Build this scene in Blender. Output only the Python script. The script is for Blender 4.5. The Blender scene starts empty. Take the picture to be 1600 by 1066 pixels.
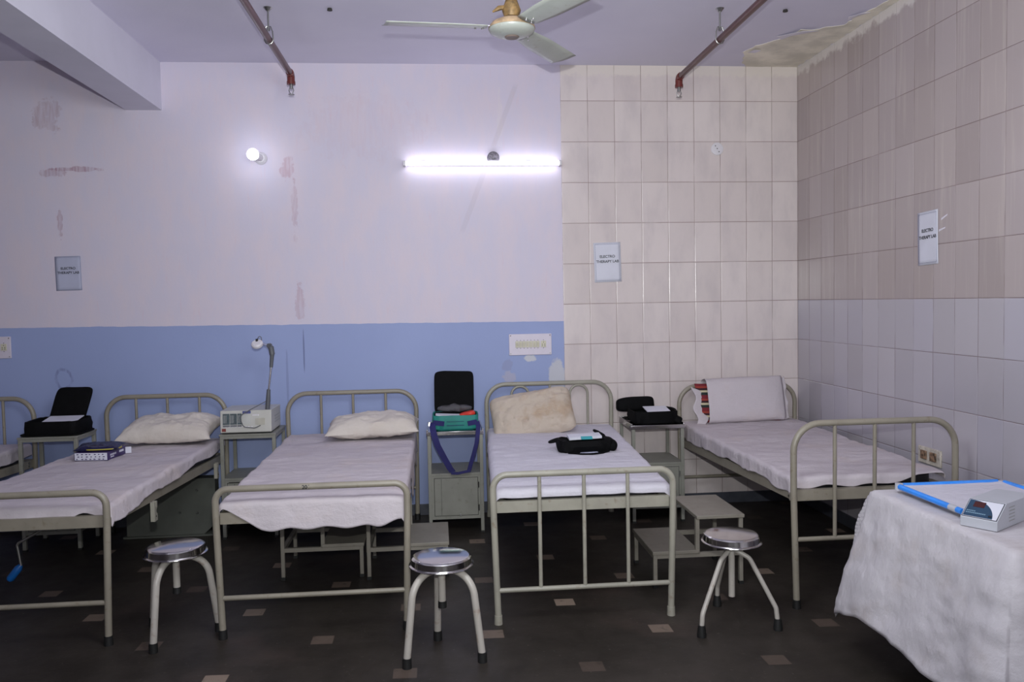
import bpy, bmesh, math, random
from math import pi, sin, cos, radians, hypot, atan2
from mathutils import Vector, Matrix, noise
random.seed(7)
scene = bpy.context.scene
COL = scene.collection

# ------------------------------------------------------------------ camera
YAW, PITCH, ROLL = .09, -.0472, -.0184
CAM = Vector((-2.80, -6.21, 1.595))
fw = Vector((sin(YAW)*cos(PITCH), cos(YAW)*cos(PITCH), sin(PITCH)))
rt = Vector((cos(YAW), -sin(YAW), 0))
up = rt.cross(fw)
rt2 = cos(ROLL)*rt + sin(ROLL)*up
up2 = -sin(ROLL)*rt + cos(ROLL)*up
cd = bpy.data.cameras.new('camera')
cd.sensor_width = 36
cd.lens = 1291/1600*36
cam = bpy.data.objects.new('camera', cd)
M = Matrix((( rt2.x, up2.x, -fw.x, CAM.x), (rt2.y, up2.y, -fw.y, CAM.y), (rt2.z, up2.z, -fw.z, CAM.z), (0, 0, 0, 1)))
cam.matrix_world = M
COL.objects.link(cam)
scene.camera = cam

# ------------------------------------------------------------------ world, view, lights
scene.view_settings.view_transform = 'Standard'
scene.view_settings.look = 'None'
scene.view_settings.gamma = 1
scene.view_settings.use_curve_mapping = False
scene.view_settings.exposure = 0.06
w = bpy.data.worlds.new('world'); scene.world = w
w.use_nodes = True
w.node_tree.nodes['Background'].inputs[0].default_value = (.5, .5, .6, 1)
w.node_tree.nodes['Background'].inputs[1].default_value = .05


def lamp(name, kind, loc, energy, color, **kw):
    d = bpy.data.lights.new(name, kind); d.energy = energy; d.color = color
    for k, v in kw.items(): setattr(d, k, v)
    o = bpy.data.objects.new(name, d); o.location = loc
    COL.objects.link(o)
    return o


# the photographer's flash, a hand above the lens
FLASH, REAR, TUBE, BULB, WA, WB = 94, 22, 8, 14, 84, 32
TILT = radians(20)
fl = CAM + up2*.21 + fw*.04
lamp('camera_flash', 'SPOT', fl, FLASH*4, (.97, 1, .99), shadow_soft_size=.02, spot_size=radians(112), spot_blend=1).matrix_world = \
    Matrix.Translation(fl) @ M.to_3x3().to_4x4() @ Matrix.Rotation(TILT, 4, 'X')
# two unseen area fills added behind the camera as general room light
for px, k in ((-1.6, 1.3), (-4.0, .7)):
    l = lamp('rear_fill', 'AREA', (px, -8.38, 1.95), REAR*k, (.94, 1, 1), shape='RECTANGLE', size=1.5, size_y=1.3)
    l.rotation_euler = (radians(90), 0, 0)


# unseen point fills added overhead to lift the back wall, ceiling and beds
for k, (px, py, pz) in enumerate(((-2.6, -3.8, 2.62), (-2.4, -6.9, 2.62))):
    lamp('overhead_fill', 'POINT', (px, py, pz), (WA, WB)[k], (.94, 1, 1), shadow_soft_size=.45)


# ------------------------------------------------------------------ helpers
def S(r, g, b):
    def f(c):
        c /= 255
        return c/12.92 if c <= .04045 else ((c+.055)/1.055)**2.4
    return (f(r), f(g), f(b), 1)


class NT:
    def __init__(s, name):
        s.m = bpy.data.materials.new(name); s.m.use_nodes = True
        s.t = s.m.node_tree; s.b = s.t.nodes['Principled BSDF']

    def n(s, kind, **kw):
        n = s.t.nodes.new(kind)
        for k, v in kw.items(): setattr(n, k, v)
        return n

    def put(s, sock, v):
        if isinstance(v, bpy.types.NodeSocket): s.t.links.new(v, sock)
        elif v is not None: sock.default_value = v

    def math(s, op, a, b=None, c=None, clamp=False):
        n = s.n('ShaderNodeMath', operation=op, use_clamp=clamp)
        for i, v in enumerate((a, b, c)): s.put(n.inputs[i], v)
        return n.outputs[0]

    def coord(s):
        n = s.n('ShaderNodeTexCoord'); x = s.n('ShaderNodeSeparateXYZ')
        s.t.links.new(n.outputs['Object'], x.inputs[0])
        s.o = n.outputs['Object']
        return x.outputs[0], x.outputs[1], x.outputs[2]

    def noise(s, scale, detail=4, rough=.55, vec=None, out=0):
        n = s.n('ShaderNodeTexNoise')
        n.inputs['Scale'].default_value = scale; n.inputs['Detail'].default_value = detail
        n.inputs['Roughness'].default_value = rough
        s.put(n.inputs['Vector'], vec if vec is not None else s.o)
        return n.outputs[out]

    def scale(s, sx, sy, sz):
        n = s.n('ShaderNodeMapping'); s.t.links.new(s.o, n.inputs[0]); n.inputs['Scale'].default_value = (sx, sy, sz)
        return n.outputs[0]

    def step(s, v, lo, hi):      # smooth 0..1 (may be reversed)
        n = s.n('ShaderNodeMapRange', interpolation_type='SMOOTHSTEP')
        s.put(n.inputs['Value'], v)
        if lo <= hi:
            n.inputs['From Min'].default_value = lo; n.inputs['From Max'].default_value = hi
        else:
            n.inputs['From Min'].default_value = hi; n.inputs['From Max'].default_value = lo
            n.inputs['To Min'].default_value = 1; n.inputs['To Max'].default_value = 0
        return n.outputs[0]

    def mix(s, f, a, b):
        n = s.n('ShaderNodeMix', data_type='RGBA')
        s.put(n.inputs[0], f); s.put(n.inputs[6], a); s.put(n.inputs[7], b)
        return n.outputs[2]

    def bump(s, h, strength=.3, dist=.01):
        n = s.n('ShaderNodeBump'); n.inputs['Strength'].default_value = strength; n.inputs['Distance'].default_value = dist
        s.put(n.inputs['Height'], h); s.t.links.new(n.outputs[0], s.b.inputs['Normal'])

    def set(s, color=None, rough=None, metal=None, spec=None, **kw):
        if color is not None: s.put(s.b.inputs['Base Color'], color)
        if rough is not None: s.put(s.b.inputs['Roughness'], rough)
        if metal is not None: s.put(s.b.inputs['Metallic'], metal)
        if spec is not None: s.put(s.b.inputs['Specular IOR Level'], spec)
        for k, v in kw.items(): s.put(s.b.inputs[k], v)
        return s.m


def plain(name, c, rough=.5, metal=0, var=.06, scale=8, bump=0, bscale=200, spec=.5, dirt=None, dirt_amt=.0, **kw):
    t = NT(name); t.coord()
    f = t.noise(scale)
    d = tuple(x*(1-var*2) for x in c[:3])+(1,)
    l = tuple(min(1, x*(1+var*2)) for x in c[:3])+(1,)
    col = t.mix(t.step(f, .3, .7), d, l)
    if dirt:
        col = t.mix(t.math('MULTIPLY', t.step(t.noise(scale*3.1, 6), .58, .72), dirt_amt), col, dirt)
    if bump: t.bump(t.noise(bscale, 3), bump, .002)
    return t.set(col, rough, metal, spec, **kw)


MAT = {}
CREAM = S(176, 172, 154)
MAT['bed_metal'] = plain('bed_paint', S(142, 135, 122), .38, var=.04, dirt=S(110, 95, 75), dirt_amt=.5)
MAT['bed_metal2'] = plain('bed_paint_light', S(154, 150, 138), .38, var=.04, dirt=S(120, 100, 80), dirt_amt=.5)
MAT['locker_metal'] = plain('locker_paint', S(134, 133, 125), .42, var=.04, dirt=S(105, 98, 85), dirt_amt=.4)
MAT['step_metal'] = plain('step_paint', S(136, 130, 120), .45, var=.04, dirt=S(105, 98, 85), dirt_amt=.4)
MAT['stool_metal'] = plain('stool_paint', S(180, 174, 166), .35, var=.03, dirt=S(140, 110, 90), dirt_amt=.5)
MAT['panel_metal'] = plain('panel_paint', S(84, 86, 80), .5, var=.05)
MAT['chrome'] = plain('stainless_steel', S(205, 203, 202), .13, 1, var=.02, scale=5)
MAT['steel'] = plain('galvanised_steel', S(150, 150, 148), .35, 1, var=.05)
MAT['rubber'] = plain('black_rubber', S(24, 24, 24), .6)
MAT['hinge_dark'] = plain('dark_seam', S(50, 48, 44), .7)
MAT['black_cloth'] = plain('black_nylon', S(10, 10, 12), .75, var=.1, scale=30, bump=.4, bscale=350, spec=.12)
MAT['navy'] = plain('navy_webbing', S(38, 36, 92), .7, bump=.4, bscale=400, spec=.3)
MAT['teal'] = plain('teal_nylon', S(18, 120, 112), .6, var=.05, bump=.3, bscale=350)
MAT['red'] = plain('red_plastic', S(205, 55, 40), .4)
MAT['paper'] = plain('white_paper', S(214, 214, 226), .7, var=.015)
MAT['paper_blue'] = plain('blue_white_paper', S(180, 182, 205), .7, var=.015)
MAT['ink'] = plain('dark_ink', S(34, 34, 44), .6)
MAT['ink_blue'] = plain('blue_border_ink', S(60, 70, 120), .6)
MAT['white_plastic'] = plain('white_plastic', S(220, 216, 222), .35, var=.01)
MAT['switch'] = plain('ivory_switch', S(205, 200, 180), .35, var=.03)
MAT['wood_board'] = plain('board_white', S(212, 204, 218), .4, var=.02)
MAT['fan_paint'] = plain('fan_paint', S(166, 169, 163), .32, var=.03, dirt=S(130, 110, 80), dirt_amt=.35)
MAT['fan_rust'] = plain('rusty_fan_cover', S(165, 140, 110), .55, var=.15, scale=20)
MAT['brass'] = plain('dusty_brass', S(120, 95, 58), .55, .2, var=.2, scale=40)
MAT['pipe'] = plain('maroon_pipe_paint', S(80, 44, 44), .3, var=.08)
MAT['pipe_red'] = plain('red_pipe_fitting', S(104, 42, 38), .4)
MAT['mattress'] = plain('black_rexine', S(20, 20, 24), .45)
MAT['blue_handle'] = plain('blue_plastic_grip', S(20, 95, 170), .4)
MAT['machine'] = plain('machine_grey', S(192, 190, 184), .45, var=.02)
MAT['machine_side'] = plain('machine_side_grey', S(160, 160, 160), .45, var=.02)
MAT['dark_teal'] = plain('meter_window', S(50, 70, 74), .2, var=.15, scale=60)
MAT['arm_grey'] = plain('arm_plastic_grey', S(92, 94, 100), .45)
MAT['blue_tape'] = plain('blue_edge_plastic', S(45, 140, 240), .3)
MAT['scale_grey'] = plain('scale_housing_grey', S(185, 187, 195), .4, var=.02)
MAT['scale_navy'] = plain('scale_panel_navy', S(38, 66, 92), .3, var=.02)
MAT['dark_red'] = plain('dark_red_display', S(70, 28, 28), .2)
MAT['purple'] = plain('purple_card', S(52, 35, 92), .4)
MAT['packet'] = plain('dark_packet', S(30, 30, 62), .25, var=.25, scale=25)
MAT['packet_y'] = plain('yellow_packet_edge', S(176, 165, 70), .35)
MAT['socket'] = plain('stained_socket', S(200, 192, 180), .5, var=.1, scale=30, dirt=S(95, 60, 40), dirt_amt=.9)
MAT['crank'] = plain('crank_steel', S(170, 170, 165), .3, .9)
MAT['plaster'] = plain('bare_plaster', S(228, 221, 206), .9, var=.08, scale=5, bump=.2, bscale=30)
MAT['flake'] = plain('paint_flake', S(225, 220, 230), .7)

t = NT('lit_tube'); MAT['tube'] = t.set(S(255, 255, 255), .5); t.b.inputs['Emission Color'].default_value = (.86, .88, 1, 1); t.b.inputs['Emission Strength'].default_value = TUBE
t = NT('lit_bulb'); MAT['bulb'] = t.set(S(255, 255, 255), .5); t.b.inputs['Emission Color'].default_value = (.82, .87, 1, 1); t.b.inputs['Emission Strength'].default_value = BULB
t = NT('thin_plastic_wrap'); MAT['wrap'] = t.set(S(245, 245, 250), .12); t.b.inputs['Alpha'].default_value = .07
t = NT('dark_plastic_wrap'); t.coord(); t.bump(t.noise(60), .8, .01); MAT['wrap_dark'] = t.set(S(90, 88, 92), .15); t.b.inputs['Alpha'].default_value = .75


def cloth_mat(name, c, dirt=None, amt=.3, dscale=3, weave=.42, lo=.5, hi=.75):
    t = NT(name); t.coord()
    col = t.mix(t.noise(6, 5), tuple(x*.93 for x in c[:3])+(1,), c)
    if dirt: col = t.mix(t.math('MULTIPLY', t.step(t.noise(dscale, 5, .6), lo, hi), amt), col, dirt)
    h = t.math('ADD', t.math('ADD', t.math('MULTIPLY', t.noise(1, 6, .6, t.scale(4, 13, 8)), 1.6), t.noise(14, 6, .6)), t.math('MULTIPLY', t.noise(420, 2), .12))
    t.bump(h, weave, .02)
    return t.set(col, .9, 0, .15)


MAT['sheet'] = cloth_mat('white_sheet', S(205, 196, 202), S(205, 188, 180), .4)
MAT['sheet_b'] = cloth_mat('bright_sheet', S(213, 209, 220), S(205, 198, 200), .3)
MAT['pillow'] = cloth_mat('off_white_pillow', S(215, 206, 198), S(205, 190, 172), .3)
MAT['pillow_old'] = cloth_mat('yellowed_pillow', S(200, 186, 172), S(170, 140, 110), .55, 6, .3, .45, .7)
MAT['tablecloth'] = cloth_mat('white_tablecloth', S(202, 197, 202), S(168, 155, 148), .45, 4, .3)

# striped ticking
t = NT('striped_ticking'); x, y, z = t.coord()
k = t.math('FRACT', t.math('MULTIPLY', z, 11))
c = t.mix(t.step(k, .28, .3), S(120, 35, 45), S(40, 50, 48))
c = t.mix(t.step(k, .5, .52), c, S(200, 190, 160)); c = t.mix(t.step(k, .66, .68), c, S(60, 30, 40)); c = t.mix(t.step(k, .84, .86), c, S(150, 60, 50))
MAT['ticking'] = t.set(c, .9)

# floor: dark stone slabs with small pale square insets on a diagonal lattice
t = NT('dark_stone_floor'); x, y, z = t.coord()
u = t.math('DIVIDE', t.math('ADD', x, 2.16), .406)
v = t.math('DIVIDE', t.math('ADD', t.math('ADD', y, 1.94), t.math('MULTIPLY', t.math('ADD', x, 2.16), .05)), .39)
iu = t.math('ROUND', u); iv = t.math('ROUND', v)
du = t.math('ABSOLUTE', t.math('SUBTRACT', u, iu)); dv = t.math('ABSOLUTE', t.math('SUBTRACT', v, iv))
sq = t.math('MULTIPLY', t.step(du, .132, .120), t.step(dv, .130, .115))
par = t.math('LESS_THAN', t.math('ABSOLUTE', t.math('SUBTRACT', t.math('PINGPONG', t.math('ADD', iu, iv), 1), 0)), .5)
wn = t.n('ShaderNodeTexWhiteNoise', noise_dimensions='2D'); cb = t.n('ShaderNodeCombineXYZ'); t.put(cb.inputs[0], iu); t.put(cb.inputs[1], iv); t.put(wn.inputs['Vector'], cb.outputs[0])
base = t.mix(t.step(t.noise(3, 8, .65), .3, .7), S(43, 38, 34), S(57, 51, 46))
base = t.mix(t.math('MULTIPLY', t.step(t.noise(1.4, 6, .6), .55, .72), .35), base, S(86, 70, 64))
base = t.mix(t.math('MULTIPLY', t.step(t.noise(55, 3), .66, .72), .5), base, S(110, 102, 96))
diag = t.math('ABSOLUTE', t.math('SUBTRACT', t.math('FRACT', t.math('ADD', t.math('MULTIPLY', t.math('ADD', u, v), .5), .5)), .5))
diag2 = t.math('ABSOLUTE', t.math('SUBTRACT', t.math('FRACT', t.math('ADD', t.math('MULTIPLY', t.math('SUBTRACT', u, v), .5), .5)), .5))
inset = t.mix(t.noise(25, 4), t.mix(wn.outputs[0], S(92, 78, 70), S(150, 132, 118)), t.mix(wn.outputs[0], S(110, 92, 82), S(165, 146, 130)))
f = t.math('MULTIPLY', t.math('MULTIPLY', sq, par), t.math('MULTIPLY', t.math('ADD', .3, t.math('MULTIPLY', wn.outputs[0], .7)), t.step(t.noise(18, 4), .22, .42)))
col = t.mix(f, base, inset)
# an orange rusty scratch
a = t.math('ADD', t.math('MULTIPLY', t.math('ADD', x, 1.70), .80), t.math('MULTIPLY', t.math('ADD', y, 2.80), .60))
b_ = t.math('ABSOLUTE', t.math('SUBTRACT', t.math('MULTIPLY', t.math('ADD', x, 1.70), .60), t.math('MULTIPLY', t.math('ADD', y, 2.80), -.10)))
t.bump(t.math('ADD', t.noise(40, 5), t.math('MULTIPLY', t.noise(5, 3), 2)), .12, .004)
MAT['floor'] = t.set(col, t.math('ADD', t.math('MULTIPLY', t.noise(9, 5), .25), .36), 0, .4)


def tiles(t, u, w_, z, h, z0):
    """grout mask, tile random value, tile id for a straight-joint tile wall"""
    a = t.math('DIVIDE', u, w_); b = t.math('DIVIDE', t.math('SUBTRACT', z, z0), h)
    fa = t.math('FRACT', a); fb = t.math('FRACT', b)
    da = t.math('MULTIPLY', t.math('MINIMUM', fa, t.math('SUBTRACT', 1, fa)), w_)
    db = t.math('MULTIPLY', t.math('MINIMUM', fb, t.math('SUBTRACT', 1, fb)), h)
    cb = t.n('ShaderNodeCombineXYZ'); t.put(cb.inputs[0], t.math('FLOOR', a)); t.put(cb.inputs[1], t.math('FLOOR', b))
    wn = t.n('ShaderNodeTexWhiteNoise', noise_dimensions='2D'); t.put(wn.inputs['Vector'], cb.outputs[0])
    return da, db, wn.outputs[0], wn.outputs[1]


def blob(t, x, z, cx, cz, rx, rz, nz, amp=.9):
    dx = t.math('DIVIDE', t.math('SUBTRACT', x, cx), rx); dz = t.math('DIVIDE', t.math('SUBTRACT', z, cz), rz)
    d = t.math('ADD', t.math('MULTIPLY', dx, dx), t.math('MULTIPLY', dz, dz))
    d = t.math('ADD', d, t.math('MULTIPLY', t.math('SUBTRACT', nz, .5), amp*4))
    return t.step(d, 1.0, .55)


# back wall: pink-lavender and blue paint, cream tiles right of x = -1.842
t = NT('back_wall_paint_and_tiles'); x, y, z = t.coord()
nz = t.noise(14, 6, .65); nzs = t.noise(1, 6, .6, t.scale(45, 1, 6)); big = t.noise(.9, 4); mid = t.noise(4, 5, .6, t.scale(1.6, 1, .7))
pink = t.mix(t.step(mid, .35, .7), S(210, 203, 220), S(217, 205, 217))
pink = t.mix(t.math('MULTIPLY', t.step(nzs, .56, .75), .35), pink, S(218, 192, 203))
for (cx, cz, rx, rz, amt, cc) in (
        (-5.53, 2.98, .10, .12, .75, S(178, 150, 160)), (-5.33, 2.60, .17, .018, .95, S(160, 120, 138)), (-5.50, 2.575, .12, .03, .7, S(165, 128, 144)),
        (-5.47, 2.22, .02, .12, .8, S(165, 125, 140)), (-3.86, 2.60, .06, .09, .7, S(188, 150, 164)), (-3.82, 2.30, .025, .22, .6, S(184, 150, 164)),
        (-3.80, 1.62, .04, .14, .7, S(184, 150, 164)), (-3.3, 2.9, .5, .25, .25, S(205, 180, 192)), (-2.3, 2.95, .02, .2, .35, S(225, 220, 215))):
    pink = t.mix(t.math('MULTIPLY', t.math('MULTIPLY', blob(t, x, z, cx, cz, rx, rz, nz, 1.3), amt*.55), t.math('ADD', .35, t.step(nzs, .35, .65))), pink, cc)
# the old diagonal cable chase above the tube light
ax = t.math('ADD', t.math('MULTIPLY', t.math('ADD', x, 2.27), .93), t.math('MULTIPLY', t.math('SUBTRACT', z, 2.97), -.36))
pink = t.mix(t.math('MULTIPLY', t.math('MULTIPLY', t.step(t.math('ABSOLUTE', ax), .022, .014), t.step(t.math('ABSOLUTE', t.math('SUBTRACT', z, 2.98)), .25, .2)), .28), pink, S(192, 180, 186))
ax = t.math('ADD', t.math('MULTIPLY', t.math('ADD', x, 2.53), .93), t.math('MULTIPLY', t.math('SUBTRACT', z, 2.30), -.36))
pink = t.mix(t.math('MULTIPLY', t.math('MULTIPLY', t.step(t.math('ABSOLUTE', ax), .024, .014), t.step(t.math('ABSOLUTE', t.math('SUBTRACT', z, 2.35)), .25, .2)), .2), pink, S(182, 172, 184))
blue = t.mix(t.step(big, .3, .7), S(148, 161, 204), S(154, 167, 210))
blue = t.mix(t.math('MULTIPLY', t.step(nz, .6, .75), .15), blue, S(165, 175, 205))
for (cx, cz, rx, rz, amt, cc, am) in ((-1.90, 1.02, .07, .15, .95, S(196, 196, 205), .5), (-2.10, 1.165, .05, .03, .9, S(205, 205, 210), .7), (-2.27, 1.03, .06, .05, .5, S(190, 180, 190), .9),
        (-2.28, 1.12, .05, .05, .35, S(140, 140, 170), .9), (-3.785, 1.26, .006, .18, .7, S(90, 98, 140), .2), (-3.91, 1.05, .01, .25, .3, S(100, 108, 150), .3)):
    blue = t.mix(t.math('MULTIPLY', blob(t, x, z, cx, cz, rx, rz, nz, am), amt), blue, cc)
# a blistered ring on the blue paint above the left locker
dx = t.math('SUBTRACT', x, -5.49); dz = t.math('MULTIPLY', t.math('SUBTRACT', z, 1.10), .8)
rr = t.math('SQRT', t.math('ADD', t.math('MULTIPLY', dx, dx), t.math('MULTIPLY', dz, dz)))
ring = t.math('MULTIPLY', t.step(t.math('ABSOLUTE', t.math('SUBTRACT', t.math('ADD', rr, t.math('MULTIPLY', t.math('SUBTRACT', nz, .5), .04)), .055)), .012, .004), t.math('MULTIPLY', t.step(nzs, .35, .6), .5))
blue = t.mix(ring, blue, S(88, 94, 140))
edge = t.math('SUBTRACT', z, t.math('ADD', t.math('ADD', 1.428, t.math('MULTIPLY', x, -.008)), t.math('MULTIPLY', t.math('SUBTRACT', t.noise(7, 3), .5), .014)))
paint = t.mix(t.step(edge, -.002, .002), blue, pink)
da, db, r1, r3 = tiles(t, t.math('ADD', x, 1.842), .2047, z, .305, .045)
tile = t.mix(r1, S(212, 200, 198), S(224, 213, 211))
tile = t.mix(t.math('MULTIPLY', r3, .35), tile, t.mix(.5, S(208, 197, 203), S(218, 202, 197)))
tile = t.mix(t.math('MULTIPLY', t.step(mid, .4, .75), .4), tile, S(186, 176, 180))
tile = t.mix(t.math('MULTIPLY', t.step(t.noise(1, 5, .6, t.scale(30, 1, 2.5)), .55, .8), .3), tile, S(222, 212, 206))
tile = t.mix(t.step(t.math('ADD', z, t.math('MULTIPLY', nz, .12)), 3.33, 3.36), tile, S(222, 212, 206))
g = t.math('MAXIMUM', t.math('MULTIPLY', t.step(da, .0026, .0008), t.step(t.noise(3, 3), .3, .55)), t.math('MULTIPLY', t.step(db, .0026, .0008), t.step(t.noise(2, 3), .25, .5)))
tile = t.mix(t.math('MULTIPLY', g, .85), tile, S(125, 98, 92))
istile = t.step(t.math('ADD', x, t.math('MULTIPLY', t.math('SUBTRACT', nz, .5), .008)), -1.843, -1.841)
col = t.mix(istile, paint, tile)
h = t.math('ADD', t.math('MULTIPLY', t.math('SUBTRACT', 1, istile), t.math('MULTIPLY', t.noise(60, 4), .12)),
           t.math('MULTIPLY', istile, t.math('MULTIPLY', t.step(t.math('MINIMUM', da, db), 0, .006), .5)))
t.bump(h, .35, .01)
MAT['wall_back'] = t.set(col, t.math('ADD', t.math('MULTIPLY', istile, -.42), .62), 0, .45)

# right wall tiles: beige above, bluish white below z = 1.57
t = NT('right_wall_tiles'); x, y, z = t.coord()
da, db, r1, r3 = tiles(t, y, .1957, z, .305, .045)
tu = t.mix(r1, S(168, 155, 153), S(184, 171, 168)); tu = t.mix(t.math('MULTIPLY', r3, .35), tu, S(178, 168, 174))
tl = t.mix(r1, S(176, 170, 176), S(190, 184, 190)); tl = t.mix(t.math('MULTIPLY', r3, .4), tl, S(182, 180, 202))
mid = t.noise(3, 5)
tu = t.mix(t.math('MULTIPLY', t.step(t.noise(1, 5, .6, t.scale(1, 22, 1.2)), .5, .75), .35), tu, S(208, 196, 190))
col = t.mix(t.step(z, 1.569, 1.571), tl, tu)
g = t.math('MAXIMUM', t.math('MULTIPLY', t.step(da, .0024, .0008), t.step(t.noise(3, 3), .4, .62)), t.math('MULTIPLY', t.step(db, .0026, .0008), t.step(t.noise(2, 3), .25, .5)))
col = t.mix(t.math('MULTIPLY', g, .85), col, S(112, 92, 90))
col = t.mix(t.step(t.math('ADD', z, t.math('MULTIPLY', t.noise(14, 6), .16)), 3.36, 3.40), col, S(215, 208, 205))
t.bump(t.math('MULTIPLY', t.step(t.math('MINIMUM', da, db), 0, .006), .5), .3, .01)
MAT['wall_right'] = t.set(col, .16, 0, .5)

t = NT('ceiling_paint'); x, y, z = t.coord()
col = t.mix(t.step(t.noise(1.2, 5), .3, .7), S(212, 208, 226), S(219, 215, 231))
t.bump(t.noise(50, 4), .15, .004)
MAT['ceiling'] = t.set(col, .7, 0, .3)
MAT['beam'] = plain('beam_paint', S(216, 213, 227), .7, var=.02, scale=2)
MAT['plainwall'] = plain('ward_paint', S(198, 188, 204), .7, var=.02, scale=2)
MAT['skirt'] = plain('dark_skirting', S(72, 74, 84), .4, var=.08, scale=12)


class MB:
    def __init__(s): s.v = []; s.f = []

    def add(s, vs, fs):
        n = len(s.v); s.v += [Vector(p) for p in vs]; s.f += [tuple(n+i for i in f) for f in fs]
        return s

    def box(s, c, d, rot=None):
        vs = [Vector((sx*d[0]/2, sy*d[1]/2, sz*d[2]/2)) for sx in (-1, 1) for sy in (-1, 1) for sz in (-1, 1)]
        if rot is not None: vs = [rot @ p for p in vs]
        vs = [p + Vector(c) for p in vs]
        return s.add(vs, [(0, 1, 3, 2), (4, 6, 7, 5), (0, 4, 5, 1), (2, 3, 7, 6), (0, 2, 6, 4), (1, 5, 7, 3)])

    def bx(s, x0, x1, y0, y1, z0, z1): return s.box(((x0+x1)/2, (y0+y1)/2, (z0+z1)/2), (abs(x1-x0), abs(y1-y0), abs(z1-z0)))

    def tube(s, pts, r, seg=14, closed=False, flat=None):
        pts = [Vector(p) for p in pts]; n = len(pts)
        rs = r if isinstance(r, (list, tuple)) else [r]*n
        up_ = None; vs = []
        for i, p in enumerate(pts):
            if closed: tg = (pts[(i+1) % n]-pts[i-1]).normalized()
            else: tg = (pts[min(i+1, n-1)]-pts[max(i-1, 0)]).normalized()
            if up_ is None:
                up_ = Vector((0, 0, 1)) if abs(tg.z) < .9 else Vector((1, 0, 0))
                if flat is not None: up_ = Vector(flat)
            a = tg.cross(up_).normalized(); b = a.cross(tg).normalized(); up_ = b
            for k in range(seg):
                q = 2*pi*k/seg
                ra, rb = (rs[i], rs[i]) if not isinstance(rs[i], tuple) else rs[i]
                vs.append(p + a*cos(q)*ra + b*sin(q)*rb)
        fs = [(i*seg+k, i*seg+(k+1) % seg, ((i+1) % n)*seg+(k+1) % seg, ((i+1) % n)*seg+k) for i in range(n if closed else n-1) for k in range(seg)]
        if not closed: fs += [tuple(range(seg))[::-1], tuple((n-1)*seg+k for k in range(seg))]
        return s.add(vs, fs)

    def lathe(s, prof, c, seg=32, axis=None):
        """prof: (radius, height) list along +z (or the given axis) from c"""
        q = Vector((0, 0, 1)).rotation_difference(Vector(axis)) if axis is not None else None
        vs = []
        for r, h_ in prof:
            for k in range(seg):
                p = Vector((r*cos(2*pi*k/seg), r*sin(2*pi*k/seg), h_))
                if q: p = q @ p
                vs.append(p+Vector(c))
        fs = [(i*seg+k, i*seg+(k+1) % seg, (i+1)*seg+(k+1) % seg, (i+1)*seg+k) for i in range(len(prof)-1) for k in range(seg)]
        fs += [tuple(range(seg))[::-1], tuple((len(prof)-1)*seg+k for k in range(seg))]
        return s.add(vs, fs)

    def prism(s, poly, d, fr):
        """poly of 2D points placed by fr(u, v, w); w from 0 to d"""
        n = len(poly)
        vs = [fr(u, v, 0) for u, v in poly]+[fr(u, v, d) for u, v in poly]
        return s.add(vs, [tuple(range(n))[::-1], tuple(range(n, 2*n))]+[(i, (i+1) % n, n+(i+1) % n, n+i) for i in range(n)])

    def grid(s, nu, nv, f, closed_u=False):
        vs = [f(i/(nu-1) if not closed_u else i/nu, j/(nv-1)) for i in range(nu) for j in range(nv)]
        fs = [(i*nv+j, ((i+1) % nu)*nv+j, ((i+1) % nu)*nv+j+1, i*nv+j+1) for i in range(nu if closed_u else nu-1) for j in range(nv-1)]
        return s.add(vs, fs)


ORG = {}


def fix_normals(me):
    bm = bmesh.new(); bm.from_mesh(me)
    bmesh.ops.remove_doubles(bm, verts=bm.verts, dist=1e-5)
    bmesh.ops.recalc_face_normals(bm, faces=bm.faces)
    bm.to_mesh(me); bm.free()


def obj(name, mb, mat, parent=None, smooth=True, bevel=0, solid=0, subsurf=0, org=None):
    """link one mesh object; geometry is given in room coordinates"""
    if parent is not None: o0 = ORG[parent.name]
    else: o0 = Vector(org) if org is not None else Vector((0, 0, 0))
    me = bpy.data.meshes.new(name)
    me.from_pydata([p-o0 for p in mb.v], [], mb.f)
    fix_normals(me)
    me.materials.append(MAT[mat] if isinstance(mat, str) else mat)
    o = bpy.data.objects.new(name, me); COL.objects.link(o)
    if parent is not None: o.parent = parent
    else: o.location = o0
    ORG[o.name] = o0
    if smooth:
        me.polygons.foreach_set('use_smooth', [True]*len(me.polygons))
        if not (solid or subsurf):
            try: me.set_sharp_from_angle(angle=radians(38))
            except Exception: pass
    if bevel:
        m = o.modifiers.new('bevel', 'BEVEL'); m.width = bevel; m.segments = 2; m.limit_method = 'ANGLE'; m.angle_limit = radians(40)
    if solid:
        m = o.modifiers.new('solid', 'SOLIDIFY'); m.thickness = solid; m.offset = -1
    if subsurf:
        m = o.modifiers.new('sub', 'SUBSURF'); m.levels = m.render_levels = subsurf
    return o


def tag(o, label=None, cat=None, group=None, kind=None):
    if label: o['label'] = label
    if cat: o['category'] = cat
    if group: o['group'] = group
    if kind: o['kind'] = kind
    return o


def thing(name, loc, label, cat, group=None):
    o = bpy.data.objects.new(name, None); COL.objects.link(o); o.location = loc; o.empty_display_size = .1
    ORG[o.name] = Vector(loc)
    return tag(o, label, cat, group)


def struct(name, mb, mat, **kw): return tag(obj(name, mb, mat, **kw), kind='structure')


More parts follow.
